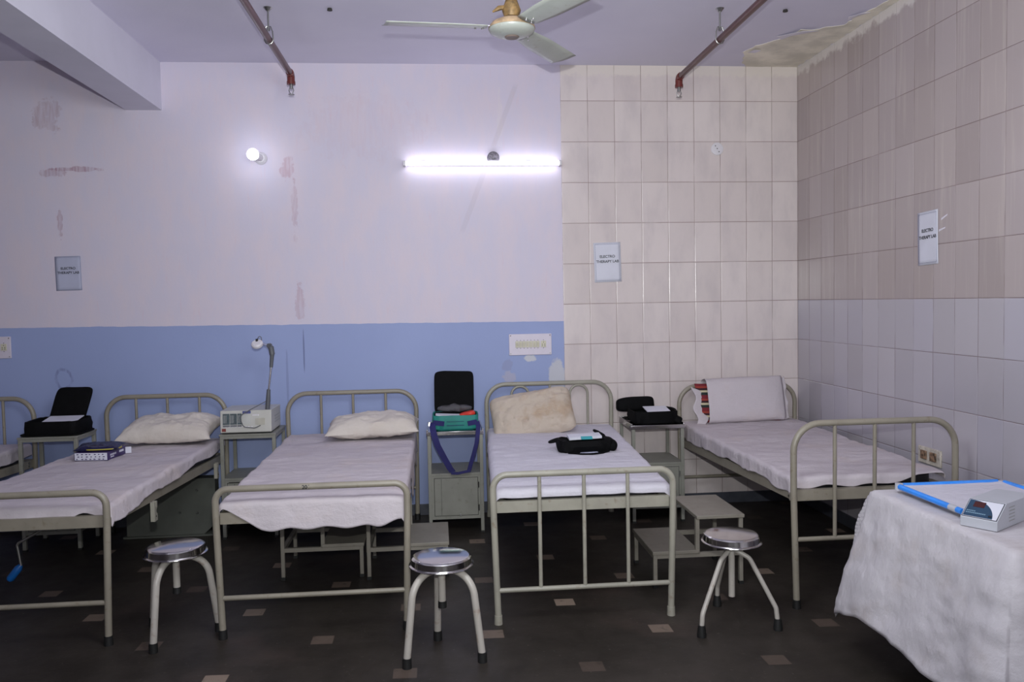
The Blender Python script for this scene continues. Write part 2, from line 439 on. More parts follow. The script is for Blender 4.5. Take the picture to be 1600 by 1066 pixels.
def fillet(pts, r, n=9):
    pts = [Vector(p) for p in pts]; out = [pts[0]]
    for i in range(1, len(pts)-1):
        p, a, b = pts[i], pts[i-1]-pts[i], pts[i+1]-pts[i]
        rr = r[i-1] if isinstance(r, (list, tuple)) else r
        la, lb = a.length, b.length; a = a/la; b = b/lb
        ang = a.angle(b)
        d = min(rr/math.tan(ang/2), la*.49 if i > 1 else la*.98, lb*.49 if i < len(pts)-2 else lb*.98)
        R_ = d*math.tan(ang/2); c = p + (a+b).normalized()*(R_/sin(ang/2))
        s0 = p+a*d-c; s1 = p+b*d-c; tot = s0.angle(s1); ax = s0.cross(s1).normalized()
        for k in range(n+1): out.append(c + Matrix.Rotation(tot*k/n, 3, ax) @ s0)
    out.append(pts[-1])
    return out


def fbm(p, s): return noise.noise(Vector(p)*s)


# ------------------------------------------------------------------ room shell
X0, Y0, H = -9.0, -8.4, 3.36
struct('floor', MB().bx(X0, 0, Y0, 0, -.1, 0), 'floor', smooth=False)
struct('ceiling', MB().bx(X0, 0, Y0, 0, H, H+.12), 'ceiling', smooth=False)
struct('wall_back', MB().bx(X0, .15, 0, .15, -.1, H+.12), 'wall_back', smooth=False)
struct('wall_right', MB().bx(0, .15, Y0, 0, -.1, H+.12), 'wall_right', smooth=False)
struct('wall_left', MB().bx(X0-.15, X0, Y0, .15, -.1, H+.12), 'plainwall', smooth=False)
struct('wall_front', MB().bx(X0-.15, .15, Y0-.15, Y0, -.1, H+.12), 'plainwall', smooth=False)
struct('baseboard_back', MB().bx(X0, 0, -.012, 0, 0, .085), 'skirt', bevel=.003)
struct('baseboard_right', MB().bx(-.012, 0, Y0, -.012, 0, .085), 'skirt', bevel=.003)
struct('trim_1', MB().bx(-4.985, -4.735, Y0, 0, 3.018, H), 'beam', smooth=False)


def patch(name, poly, mat, z, th, parent=None, jag=.0, seed=1, tilt=None):
    rnd = random.Random(seed); P = []
    for i, p in enumerate(poly):
        q = poly[(i+1) % len(poly)]
        m = max(1, int(hypot(q[0]-p[0], q[1]-p[1])/.03)) if jag else 1
        for k in range(m):
            f = k/m; jx = rnd.uniform(-jag, jag); jy = rnd.uniform(-jag, jag)
            xx = min(-.001, p[0]+(q[0]-p[0])*f+jx); yy = min(-.001, p[1]+(q[1]-p[1])*f+jy)
            P.append((xx, yy))
    o = MB().prism(P, th, lambda u, v, w_: Vector((u, v, z-w_ if tilt is None else z-w_-tilt(u, v))))
    return obj(name, o, mat, parent, smooth=False)


pl = patch('trim_2', [(-.47, -.09), (-.50, -.2), (-.57, -.36), (-.53, -.50), (-.47, -.60), (-.38, -.72), (-.36, -.86), (-.28, -.86), (-.19, -.93), (-.12, -.95), (-.11, -1.15), (-.07, -1.35), (-.03, -1.6), (-.02, -1.9), (-.002, -1.9), (-.002, -.002), (-.4, -.002)], 'plaster', H, .003, jag=.010, seed=3)
tag(pl, kind='structure')
for nm, (a, b, seed) in {'a': ((-.50, -.45), .05, 1), 'b': ((-.40, -.80), .09, 2), 'c': ((-.115, -1.2), .05, 3)}.items():
    rnd = random.Random(seed+10)
    if nm == 'b': poly = [(-.47, -.72), (-.41, -.655), (-.395, -.72), (-.26, -.90), (-.36, -.88)]
    elif nm == 'a': poly = [(-.52, -.46), (-.465, -.44), (-.475, -.35), (-.53, -.36)]
    else: poly = [(-.17, -1.12), (-.14, -1.05), (-.12, -1.15), (-.09, -1.24), (-.13, -1.22)]
    cx = sum(p[0] for p in poly)/len(poly); cy = sum(p[1] for p in poly)/len(poly)
    f = patch('paint_flake', poly, 'flake', H-.0035, .0015, tilt=lambda u, v, cy=cy: max(0, (cy+.05-v))*.10)
    tag(f, {'a': 'small white paint flake hanging from the peeled ceiling near the back wall', 'b': 'largest white curling paint flake at the edge of the peeled ceiling patch',
            'c': 'white paint flake nearest the right wall on the peeled ceiling'}[nm], 'paint flake', 'paint flakes on the ceiling')
for i, (a, b) in enumerate(((-3.394, -1.133), (-.625, -1.217))):
    o = obj('ceiling_plug', MB().lathe([(.0, 0), (.016, 0), (.013, .012), (0, .013)], (a, b, H-.013), 16), 'hinge_dark', org=(a, b, H-.013))
    tag(o, ('small dark plug in the ceiling between left pipe and fan', 'small dark plug in the ceiling right of the right pipe')[i], 'ceiling plug', 'dark ceiling plugs')


# ------------------------------------------------------------------ sprinkler pipes
def sprinkler(x, yend, z, hx, hy, lab):
    t_ = thing('sprinkler_pipe', (x, yend, z), lab, 'pipe', 'fire sprinkler pipes under the ceiling')
    obj('pipe', MB().tube([(x, yend, z), (x, -8.39, z)], .0205, 18), 'pipe', t_)
    e = obj('elbow', MB().tube(fillet([(x, yend-.05, z), (x, yend, z), (x, yend, z-.055)], .025), .026, 16).lathe([(.0, 0), (.029, 0), (.029, .02), (0, .02)], (x, yend, z-.07), 18), 'pipe_red', t_)
    hd = MB().lathe([(0, 0), (.012, 0), (.012, .03), (0, .03)], (x, yend, z-.10), 12)
    for s in (-1, 1): hd.tube([(x+s*.010, yend, z-.09), (x+s*.017, yend, z-.11), (x+s*.004, yend, z-.135)], .0028, 8)
    hd.lathe([(0, 0), (.021, 0), (.021, .003), (0, .003)], (x, yend, z-.140), 16)
    obj('sprinkler_head', hd, 'steel', t_)
    for k, yy in enumerate((hy, hy-2.4, hy-4.8)):
        hg = MB().lathe([(0, 0), (.026, 0), (.010, -.02), (.0, -.02)], (x, yy, H), 16)
        hg.tube([(x, yy, H-.01), (x, yy, z+.065)], .0055, 8)
        lp = [(x-.026, yy, z-.005), (x-.024, yy, z+.045), (x-.012, yy, z+.075), (x+.012, yy, z+.075), (x+.024, yy, z+.045), (x+.026, yy, z-.005), (x+.016, yy, z-.022), (x, yy, z-.028), (x-.016, yy, z-.022)]
        hg.tube(lp, .004, 8, closed=True)
        hg.lathe([(0, 0), (.009, 0), (.009, .02), (0, .02)], (x, yy, z+.05), 6)
        obj('pipe_hanger', hg, 'steel', t_)


sprinkler(-3.755, -.385, 3.175, 0, -1.13, 'maroon sprinkler pipe under the ceiling left of the fan')
sprinkler(-1.040, -.36, 3.175, 0, -1.22, 'maroon sprinkler pipe under the ceiling right of the fan')

# ------------------------------------------------------------------ ceiling fan
fx, fy, fz = -2.415, -2.235, 2.885
t_ = thing('ceiling_fan', (fx, fy, H), 'white three-bladed ceiling fan with brass-coloured stem', 'ceiling fan')
obj('motor_housing', MB().lathe([(0, -.030), (.036, -.030), (.060, -.027), (.088, -.018), (.104, -.008), (.110, .002), (.110, .006), (0, .006)], (fx, fy, fz), 48), 'fan_paint', t_)
obj('motor_cover', MB().lathe([(0, .006), (.112, .006), (.110, .016), (.094, .034), (.06, .050), (.03, .060), (0, .062)], (fx, fy, fz), 48), 'fan_rust', t_)
obj('bottom_cap', MB().lathe([(0, -.036), (.030, -.036), (.036, -.029), (0, -.029)], (fx, fy, fz), 32), plain('fan_cap', S(112, 98, 92), .5), t_)
obj('down_rod', MB().tube([(fx, fy, fz+.05), (fx, fy, H-.02)], .012, 14), 'brass', t_)
cm = MB().lathe([(0, 0), (.035, 0), (.045, .03), (.020, .10), (0, .10)], (fx, fy, fz+.062), 24)
cm.tube([(fx-.02, fy, fz+.11), (fx-.06, fy-.01, fz+.10), (fx-.09, fy, fz+.085)], [.010, .012, .004], 8)
obj('rod_coupling', cm, 'brass', t_)
obj('canopy', MB().lathe([(0, 0), (.02, 0), (.05, .05), (.055, .08), (0, .08)], (fx, fy, H-.08), 24), 'fan_paint', t_)
for a in (184, 57, -61):
    q = radians(a); dx, dy = cos(q), sin(q); nx, ny = -dy, dx
    def bf(u, v, dx=dx, dy=dy, nx=nx, ny=ny):
        r = .12+.49*u; w_ = (.052+.014*min(1, u*3))+.004*u
        if u > .97: r -= .02*v
        s = (v-.5)*2*w_
        ph = radians(-10)
        return Vector((fx+dx*r+nx*s*cos(ph), fy+dy*r+ny*s*cos(ph), fz+.012+s*sin(ph)-.006*cos((v-.5)*pi)))
    obj('blade', MB().grid(14, 7, bf), 'fan_paint', t_, solid=.002)
    ir = MB().prism([(.085, -.022), (.15, -.03), (.19, -.012), (.19, .012), (.15, .03), (.085, .022)], .004,
                    lambda u, v, w_: Vector((fx+dx*u+nx*v, fy+dy*u+ny*v, fz+.014-v*.23+w_)))
    for (u, v) in ((.14, -.015), (.14, .015), (.175, 0)):
        ir.lathe([(0, -.012), (.005, -.012), (.005, 0), (0, 0)], (fx+dx*u+nx*v, fy+dy*u+ny*v, fz+.012-v*.23), 10)
    obj('blade_bracket', ir, 'chrome', t_)

# ------------------------------------------------------------------ wall lights and wall fittings
t_ = thing('bulb_light', (-4.05, 0, 2.675), 'round lit bulb in an angled holder on the pink wall', 'bulb')
ax = Vector((-.14, -.97, .0)).normalized()
obj('wall_base', MB().lathe([(0, 0), (.045, 0), (.045, .012), (.03, .028), (0, .028)], (-4.05, 0, 2.672), 28, axis=(0, -1, 0)), 'white_plastic', t_)
obj('holder', MB().lathe([(0, 0), (.024, 0), (.026, .07), (.022, .11), (0, .11)], Vector((-4.05, -.02, 2.672)), 24, axis=ax), 'white_plastic', t_)
bc = Vector((-4.05, -.02, 2.672))+ax*.145
obj('bulb', MB().lathe([(0, -.045), (.02, -.042), (.034, -.022), (.041, .0), (.040, .015), (.030, .033), (.014, .041), (0, .043)], bc, 28, axis=ax), 'bulb', t_)
t_ = thing('tube_light', (-2.43, 0, 2.63), 'long lit fluorescent tube light on the pink wall', 'tube light')
obj('fitting', MB().bx(-3.02, -1.85, -.028, 0, 2.614, 2.638), 'white_plastic', t_, bevel=.003)
obj('tube', MB().tube([(-3.005, -.046, 2.626), (-1.865, -.046, 2.626)], .0165, 16), 'tube', t_)
for xx in (-3.012, -1.858): obj('end_cap', MB().bx(xx-.010, xx+.010, -.063, -.001, 2.606, 2.645), 'white_plastic', t_, bevel=.004)
for xx in (-2.875, -2.09): obj('mounting_clip', MB().bx(xx-.018, xx+.018, -.012, 0, 2.638, 2.652), 'steel', t_, bevel=.002)
t_ = obj('junction_box', MB().lathe([(0, 0), (.046, 0), (.046, .010), (.040, .018), (.018, .020), (.016, .012), (0, .012)], (-2.355, 0, 2.672), 28, axis=(0, -1, 0)), plain('old_grey_box', S(95, 90, 98), .5, var=.3, scale=60), org=(-2.355, 0, 2.672))
tag(t_, 'small round dark grey junction box just above the tube light', 'junction box')
t_ = thing('round_cover_plate', (-.638, 0, 2.735), 'round white cover plate on the tiled back wall', 'cover plate')
obj('plate', MB().lathe([(0, 0), (.048, 0), (.047, .006), (.040, .008), (0, .008)], (-.638, 0, 2.735), 36, axis=(0, -1, 0)), 'white_plastic', t_)
for dx, dz in ((-.016, .022), (.012, -.022), (-.002, .002)):
    obj('screw', MB().lathe([(0, 0), (.004, 0), (.004, .003), (0, .003)], (-.638+dx, -.008, 2.735+dz), 10, axis=(0, -1, 0)), 'hinge_dark', t_)


def text_mesh(body, size, mat, parent, fr, name='lettering', align='CENTER', bold=0.0):
    cu = bpy.data.curves.new('txt', 'FONT'); cu.body = body; cu.size = size; cu.align_x = align; cu.offset = bold; cu.extrude = .0004
    ob = bpy.data.objects.new('txt', cu); COL.objects.link(ob)
    dg = bpy.context.evaluated_depsgraph_get(); me = bpy.data.meshes.new_from_object(ob.evaluated_get(dg))
    o0 = ORG[parent.name]
    for v in me.vertices: v.co = fr(v.co.x, v.co.y, v.co.z)-o0
    bpy.data.objects.remove(ob); bpy.data.curves.remove(cu)
    me.name = name; me.materials.clear(); me.materials.append(MAT[mat])
    o = bpy.data.objects.new(name, me); COL.objects.link(o); o.parent = parent; ORG[o.name] = o0
    return o


def notice(c, w_, h_, ux, nrm, rot, label, paper, inset=.012):
    c = Vector(c); ux = Vector(ux); uz = Vector((0, 0, 1)); nrm = Vector(nrm)
    a = radians(rot); u_, v_ = ux*cos(a)+uz*sin(a), -ux*sin(a)+uz*cos(a)
    t_ = thing('paper_notice', c, label, 'notice', 'electro therapy lab notices')
    fr = lambda u, v, k: c+u_*u+v_*v+nrm*(.001+k)
    def sheet(u, v):
        U, V = (u-.5)*w_, (v-.5)*h_
        return fr(U, V, .0015+.0018*abs(sin(U*18+V*9)))
    obj('sheet', MB().grid(8, 10, sheet), paper, t_, solid=.0008)
    b = MB(); W, Hh, th = w_/2-inset, h_/2-inset, .0011
    for (a0, a1, b0, b1) in ((-W, W, Hh-th, Hh), (-W, W, -Hh, -Hh+th), (-W, -W+th, -Hh, Hh), (W-th, W, -Hh, Hh)):
        b.prism([(a0, b0), (a1, b0), (a1, b1), (a0, b1)], .0006, lambda u, v, k: fr(u, v, .0036+k))
    obj('printed_border', b, 'ink_blue', t_, smooth=False)
    text_mesh('ELECTRO', w_*.135, 'ink', t_, lambda u, v, k: fr(u, v+h_*.115, .0038+k), 'printed_word', bold=.0004)
    text_mesh('THERAPY LAB', w_*.135, 'ink', t_, lambda u, v, k: fr(u, v-h_*.01, .0038+k), 'printed_word', bold=.0004)


notice((-5.425, 0, 1.858), .178, .245, (1, 0, 0), (0, -1, 0), .8, 'white paper notice on the pink wall above the left beds', 'paper_blue', .003)
notice((-1.500, 0, 1.883), .208, .300, (1, 0, 0), (0, -1, 0), 1.5, 'white paper notice on the cream tiled back wall', 'paper')
notice((0, -1.710, 1.916), .196, .305, (0, -1, 0), (-1, 0, 0), 1.5, 'white paper notice on the right tiled wall', 'paper')
# torn tape marks beside the notice on the right wall
for i, (yy, zz, a) in enumerate(((-1.86, 2.02, .35), (-1.84, 1.955, .2))):
    o = obj('tape_strip', MB().prism([(-.03, -.006), (.03, -.003), (.032, .004), (-.028, .006)], .0006, lambda u, v, k: Vector((-.0005-k, yy-u*cos(a), zz+u*sin(a)+v))), 'flake', org=(0, yy, zz), smooth=False)
    tag(o, ('upper torn white tape strip right of the notice on right wall', 'lower torn white tape strip right of the notice on right wall')[i], 'tape', 'torn tape beside the notice')


def switchboard(x0, x1, z0, z1, label, sx0, n, socket):
    t_ = thing('switchboard', ((x0+x1)/2, 0, (z0+z1)/2), label, 'switchboard', 'white switchboards on the blue wall')
    obj('board', MB().bx(x0, x1, -.012, 0, z0, z1), 'wood_board', t_, bevel=.003)
    zc = (z0+z1)/2+.002
    for i in range(n):
        xx = sx0+i*.0265
        s = obj('switch', MB().bx(xx-.012, xx+.012, -.0175, -.010, zc-.024, zc+.024), 'switch', t_, bevel=.0015)
        obj('rocker', MB().box((xx, -.0195, zc), (.015, .006, .026), Matrix.Rotation(radians(8), 3, 'X')), 'switch', s, bevel=.001)
        for dz in (-.030, .030): obj('screw', MB().lathe([(0, 0), (.0028, 0), (.0025, .0015), (0, .0015)], (xx, -.012, zc+dz), 8, axis=(0, -1, 0)), 'hinge_dark', s)
    xx = socket
    s = obj('socket', MB().bx(xx-.020, xx+.020, -.0165, -.010, zc-.024, zc+.024), 'switch', t_, bevel=.0015)
    d = MB()
    for (u, v) in ((0, .014), (-.009, -.002), (.009, -.002), (-.009, -.013), (.009, -.013), (0, -.03), (0, .03)):
        d.lathe([(0, 0), (.003, 0), (.003, .001), (0, .001)], (xx+u, -.0165 if abs(v) < .02 else -.012, zc+v), 10, axis=(0, -1, 0))
    obj('socket_holes', d, 'hinge_dark', s)
    for xx in (x0+.012, x1-.012):
        for zz in (z0+.012, z1-.012): obj('corner_screw', MB().lathe([(0, 0), (.004, 0), (.003, .002), (0, .002)], (xx, -.012, zz), 10, axis=(0, -1, 0)), 'hinge_dark' if zz > zc else 'steel', t_)


switchboard(-2.263, -1.940, 1.192, 1.352, 'white switchboard with a row of ivory switches on the blue wall near the tiles', -2.203, 7, -2.002)
switchboard(-6.15, -5.838, 1.258, 1.414, 'white switchboard on the blue wall at the far left edge', -6.11, 7, -5.885)
t_ = thing('wall_socket', (0, -1.745, .675), 'rust-stained broken socket plate low on the right wall behind the bed', 'socket')
obj('plate', MB().bx(-.012, 0, -1.855, -1.640, .62, .715), 'socket', t_, bevel=.003)
for yy in (-1.70, -1.79): obj('socket_insert', MB().bx(-.020, -.010, yy-.028, yy+.028, .645, .695), plain('burnt_socket', S(125, 100, 80), .6, var=.4, scale=60), t_, bevel=.003)


# ------------------------------------------------------------------ soft things
def cloth(name, W, y0, y1, zt, dL, dR, dF, dB, mp, mat, r=.025, flare=.06, fold=.010, foldf=9, amp=.0085, seed=0, org=(0, 0, 0), ny=70, nx=44, nd=16, solid=.003, ridge=1.0, sag=None, ck=.35, crease=0):
    """a sheet over a flat block |x|<W, y0<y<y1 with its top at zt and hems dropping by the given functions of 0..1"""
    us = [('L', 1-i/nd) for i in range(nd)]+[('C', i/(nx-1)) for i in range(nx)]+[('R', (i+1)/nd) for i in range(nd)]
    vs_ = [('F', 1-i/nd) for i in range(nd)]+[('C', i/(ny-1)) for i in range(ny)]+[('B', (i+1)/nd) for i in range(nd)]
    def P(a, b):
        ka, fa = us[a]; kb, fb = vs_[b]
        x = -W if ka == 'L' else W if ka == 'R' else -W+2*W*fa
        y = y0 if kb == 'F' else y1 if kb == 'B' else y0+(y1-y0)*fb
        ty = (y-y0)/(y1-y0); tx = (x+W)/(2*W)
        ex = fa*dL(ty) if ka == 'L' else fa*dR(ty) if ka == 'R' else 0
        ey = fb*dF(tx) if kb == 'F' else fb*dB(tx) if kb == 'B' else 0
        sx = -1 if ka == 'L' else 1; sy = -1 if kb == 'F' else 1
        n1 = fbm((x*2.2+seed, y*5.5, seed*1.7), 1); n2 = fbm((x*7+y*5+seed, y*11-x*3, 3.1+seed), 1); n3 = fbm((x*9-y*7, x*4+y*15, seed+9), 1)
        zz = zt+amp*(n1*1.1+(.5-abs(n2))*.9*ridge+.35*n3)
        if sag: zz += sag(x, y)
        if ex > 0 or ey > 0:
            e = max(ex, ey)+ck*min(ex, ey); th = atan2(ey, ex)
            a_ = min(e/r, pi/2); out = r*sin(a_); dn = r*(1-cos(a_))+max(0, e-r*pi/2)
            s = (y if ex > ey else x)
            ff = fold*min(1, dn/.12)*(noise.noise(Vector((s*foldf+seed, dn*2.5, seed*3)))*1.3+.6*noise.noise(Vector((s*foldf*2.3, dn*5, seed+5))))
            if crease:
                cq = Vector((s*4+dn*3+seed, dn*7-s*3, seed)); ff += crease*min(1, dn/.08)*((.45-abs(noise.noise(cq)))+.5*(.4-abs(noise.noise(cq*2.3))))
            out = out+flare*dn+ff
            x += sx*cos(th)*(out-0*r); y += sy*sin(th)*out; zz -= dn
        return mp(x, y, zz)
    nu, nv = len(us), len(vs_)
    m = MB(); m.v = [P(i, j) for i in range(nu) for j in range(nv)]
    m.f = [(i*nv+j, (i+1)*nv+j, (i+1)*nv+j+1, i*nv+j+1) for i in range(nu-1) for j in range(nv-1)]
    return obj(name, m, mat, org=org, solid=solid)


def pillow_mb(L, Wd, T, c, rot, seed=0, pinch=.07, flat=.5, wr=.010, rnd_=0):
    m = MB(); N, K = 46, 34
    def f(u, v, s):
        u, v = u*2-1, v*2-1
        x = u*L/2*(1-pinch*(1-v*v)**2*abs(u)**3*0 - pinch*(1-abs(v)**2)*abs(u)**6)
        y = v*Wd/2*(1-pinch*(1-abs(u)**2)*abs(v)**6)
        if rnd_: x *= 1-rnd_*abs(v)**7*abs(u)**4; y *= 1-rnd_*abs(u)**7*abs(v)**4
        q = max(0, (1-abs(u)**3.2))*max(0, (1-abs(v)**3.0))
        t = T/2*q**.55
        k = q**.3
        p = Vector((u*3+seed, v*3, s*2+seed))
        t *= 1+.22*noise.noise(p*.8)
        w_ = wr*k*(noise.noise(p*1.9)+.5*noise.noise(p*4.2)+.8*(.4-abs(noise.noise(Vector((u*9+seed, v*2.5, s))))))
        z = s*(t+w_) if s > 0 else -(t*flat+w_)
        return Vector(c)+rot @ Vector((x, y, z))
    m.grid(N, K, lambda u, v: f(u, v, 1)); m.grid(N, K, lambda u, v: f(u, v, -1))
    return m


def pillow(c, L, Wd, T, rx, ry, rz, mat, label, seed=0, org=None, **kw):
    R_ = Matrix.Rotation(radians(rz), 3, 'Z') @ Matrix.Rotation(radians(ry), 3, 'Y') @ Matrix.Rotation(radians(rx), 3, 'X')
    o = obj('pillow', pillow_mb(L, Wd, T, c, R_, seed, **kw), mat, org=c)
    return tag(o, label, 'pillow')


def softbox(c, d, rot=None, e=.35, nz=.0, ns=6, seed=0, deform=None, nu=40, nv=22):
    m = MB(); c = Vector(c)
    pw = lambda a, k: math.copysign(abs(a)**k, a)
    def f(u, v):
        th = u*2*pi; ph = (v-.5)*pi
        p = Vector((d[0]/2*pw(cos(ph), e)*pw(cos(th), e), d[1]/2*pw(cos(ph), e)*pw(sin(th), e), d[2]/2*pw(sin(ph), e)))
        if nz: p += p.normalized()*nz*noise.noise(p*ns*1.0+Vector((seed, seed*2, 0)))*1.6
        if deform: p = deform(p)
        if rot is not None: p = rot @ p
        return c+p
    m.grid(nu, nv, f, closed_u=True)
    return m


# ------------------------------------------------------------------ hospital beds
def bed(label, hd, ft, metal='bed_metal', head_bars=(), foot_bars=(), loops=(), zc=.2, hz=(.545, .605), tips=True, yh=-.12, yf=-2.19, r=.0165, hand=None, inset=.015, rh=.14):
    """hd = (xl, xr, ztop); ft = (xl, xr, ztop): centre lines of the end frames"""
    xm = (hd[0]+hd[1]+ft[0]+ft[1])/4
    t_ = thing('hospital_bed', (xm, (yh+yf)/2, 0), label, 'bed', 'painted steel hospital beds along the wall')
    rv = .010
    yy = yh
    obj('headboard', MB().tube(fillet([(hd[0]+.01, yy, .02), (hd[0], yy, hd[2]-r), (hd[1], yy, hd[2]-r), (hd[1]-.01, yy, .02)], rh), r, 16), metal, t_)
    for xb in head_bars: obj('head_bar', MB().tube([(xb, yy, .50), (xb, yy, hd[2]-r)], rv, 12), metal, t_)
    for xa, xb in loops:
        obj('head_loop', MB().tube(fillet([(xa, yy, .50), (xa, yy, hd[2]-.035), (xb, yy, hd[2]-.035), (xb, yy, .50)], abs(xb-xa)/2*.98), .0095, 12), metal, t_)
    obj('head_cross_bar', MB().tube([(hd[0], yy, .24), (hd[1], yy, .24)], .012, 12), metal, t_)
    yy = yf
    obj('footboard', MB().tube(fillet([(ft[0]+inset, yy, .02), (ft[0], yy, .60), (ft[0], yy, ft[2]-r), (ft[1], yy, ft[2]-r), (ft[1], yy, .60), (ft[1]-inset, yy, .02)], [.3, rh, rh, .3]), r, 16), metal, t_)
    for xb in foot_bars: obj('foot_bar', MB().tube([(xb, yy, zc), (xb, yy, ft[2]-r)], rv, 12), metal, t_)
    k = inset*(1-zc/.6)
    obj('foot_cross_bar', MB().tube([(ft[0]+k, yy, zc), (ft[1]-k, yy, zc)], .0125, 12), metal, t_)
    for (xx, y_) in ((hd[0]+.01, yh), (hd[1]-.01, yh), (ft[0]+inset, yf), (ft[1]-inset, yf)):
        obj('foot_tip', MB().lathe([(0, 0), (.021, 0), (.0195, .045), (0, .045)], (xx, y_, 0), 18), 'rubber' if tips else metal, t_)
    for s, i in ((1, 0), (-1, 1)):
        a = Vector((hd[i]+s*.018, yh-.01, hz[0]-.028)); b = Vector((ft[i]+s*.018, yf+.030, hz[1]-.028)); dv = b-a
        rot = dv.to_track_quat('Y', 'Z').to_matrix()
        m = MB().box((a+b)/2, (.004, dv.length, .056), rot)
        m.box((a+b)/2+Vector((s*.018, 0, -.026)), (.036, dv.length, .004), rot)
        m.box((a+b)/2+Vector((s*.018, 0, .024)), (.036, dv.length, .004), rot)
        sr = obj('side_rail', m, metal, t_, smooth=False)
        for (f, dz) in ((.03, .01), (.03, -.012), (.97, .01), (.97, -.012)):
            p = a+dv*f
            obj('bolt', MB().lathe([(0, 0), (.006, 0), (.006, .006), (0, .006)], (p.x-s*.002, p.y, p.z+dz), 8, axis=(-s, 0, 0)), 'steel', sr)
    for (e, yy, z) in ((hd, yh-.012, hz[0]), (ft, yf+.030, hz[1])):
        m = MB().bx(e[0]+.012, e[1]-.012, yy-.002, yy+.002, z-.056, z)
        m.bx(e[0]+.012, e[1]-.012, yy, yy+.03, z-.056, z-.052)
        m.bx(e[0]+.012, e[1]-.012, yy, yy+.03, z-.004, z)
        obj('end_rail', m, metal, t_, smooth=False)
        if e is ft:
            for q in (0, 1): obj('corner_bracket', MB().bx(e[q]-.008, e[q]+.008, yf+.008, yy+.004, z-.050, z-.010), metal, t_, smooth=False)
    dk = MB()
    A = [(hd[0]+.02, yh-.02, hz[0]-.03), (hd[1]-.02, yh-.02, hz[0]-.03), (ft[1]-.02, yf+.03, hz[1]-.03), (ft[0]+.02, yf+.03, hz[1]-.03)]
    dk.add(A+[(p[0], p[1], p[2]+.006) for p in A], [(0, 1, 2, 3), (4, 5, 6, 7), (0, 1, 5, 4), (1, 2, 6, 5), (2, 3, 7, 6), (3, 0, 4, 7)])
    obj('mattress_deck', dk, metal, t_, smooth=False)
    return t_, metal


def bed_map(hd, ft, yh=-.12, yf=-2.19):
    def f(x, y, z):
        k = (y-yh)/(yf-yh)
        xl = hd[0]+(ft[0]-hd[0])*k; xr = hd[1]+(ft[1]-hd[1])*k
        return Vector(((xl+xr)/2+x*(xr-xl)/.92, y, z))
    return f


def mattress(hd, ft, hz, top, lab, y0=-2.10, y1=-.17, W=.42):
    mp = bed_map(hd, ft); xm = (hd[0]+hd[1]+ft[0]+ft[1])/4
    bot = lambda y: hz[0]+(hz[1]-hz[0])*((y+.12)/(-2.07))-.022
    def f(u, v):
        a = u*2*pi; e = .16
        sx = math.copysign(abs(cos(a))**e, cos(a)); sy = math.copysign(abs(sin(a))**e, sin(a))
        y = (y0+y1)/2+sy*(y1-y0)/2
        prof = [(0, 0), (.95, 0), (1, .15), (1, .5), (1, .85), (.985, 1), (0, 1)]
        i = min(int(v*6+1e-6), 6); k, h_ = prof[i]
        yy = (y0+y1)/2+sy*(y1-y0)/2*k
        return mp(sx*W*k, yy, bot(yy)+(top-bot(yy))*h_)
    o = obj('mattress', MB().grid(64, 7, f, closed_u=True), 'mattress', org=(xm, (y0+y1)/2, .55))
    return tag(o, lab, 'mattress', 'black mattresses under the sheets')


def sm(a, b, t):
    t = max(0, min(1, (t-a)/(b-a))); return t*t*(3-2*t)


B = {  # key: (head xl xr z, foot xl xr z)
    0: ((-6.54, -5.65, .995), (-6.60, -5.70, .76)),
    1: ((-5.16, -4.330, .985), (-5.26, -4.375, .750)),
    2: ((-3.895, -2.965, .975), (-3.875, -2.965, .742)),
    3: ((-2.450, -1.510, 1.002), (-2.545, -1.640, .762)),
    4: ((-.990, -.080, .950), (-1.012, -.145, .967)),
}
bed('steel bed cut off by the left edge of the photo', *B[0], head_bars=(-6.32, -6.09, -5.855), metal='bed_metal')
b1, mt = bed('steel bed second from left, with a blue-handled crank under its foot', *B[1], head_bars=(-4.952, -4.736, -4.513), zc=.205, hz=(.545, .615))
b2, _ = bed('steel bed with plain U-shaped footboard between the machine locker and the green bag locker', *B[2], head_bars=(-3.654, -3.424, -3.188), zc=.197, hz=(.55, .605))
bed('steel bed with looped headboard holding a yellowed pillow', *B[3], metal='bed_metal2', head_bars=(-1.974,), loops=((-2.262, -2.133), (-1.825, -1.690)), foot_bars=(-2.315, -2.092, -1.871), zc=.168, tips=False, hz=(.55, .605))
bed('steel bed with tall barred footboard in the right corner', *B[4], head_bars=(-.76, -.535, -.31), foot_bars=(-.794, -.581, -.372), zc=.356, hz=(.535, .603))

# crank and pole brackets of the second bed
cr = obj('crank', MB().tube([(-4.77, -1.60, .512), (-4.77, -1.90, .512)], .014, 12).tube(fillet([(-4.77, -1.87, .510), (-4.80, -1.90, .495), (-4.928, -1.90, .425), (-4.912, -1.90, .315)], .02), .0065, 10), 'crank', b1)
obj('crank_grip', MB().lathe([(0, 0), (.010, 0), (.019, .02), (.019, .085), (.012, .095), (0, .095)], (-4.912, -1.90, .318), 14, axis=(-.62, -.05, -.78)), 'blue_handle', cr)
obj('crank_mount', MB().bx(-4.81, -4.70, -1.90, -1.82, .495, .575), 'steel', b1, bevel=.003)
for yy, zz in ((-1.70, .51), (-.45, .475)):
    fr = lambda u, v, w_, yy=yy, zz=zz: Vector((-4.335+w_, yy+u, zz+v))
    m = MB().prism([(-.022, -.045), (.022, -.045), (.022, -.012), (.006, .0), (.006, .012), (.022, .028), (.022, .058), (.008, .058), (.006, .032), (-.006, .032), (-.008, .058), (-.022, .058)], .022, fr)
    br = obj('pole_bracket', m, 'bed_metal2', b1, smooth=False)
    obj('bracket_hole', MB().lathe([(0, 0), (.005, 0), (.005, .001), (0, .001)], (-4.3125, yy, zz-.02), 10, axis=(1, 0, 0)), 'hinge_dark', br)

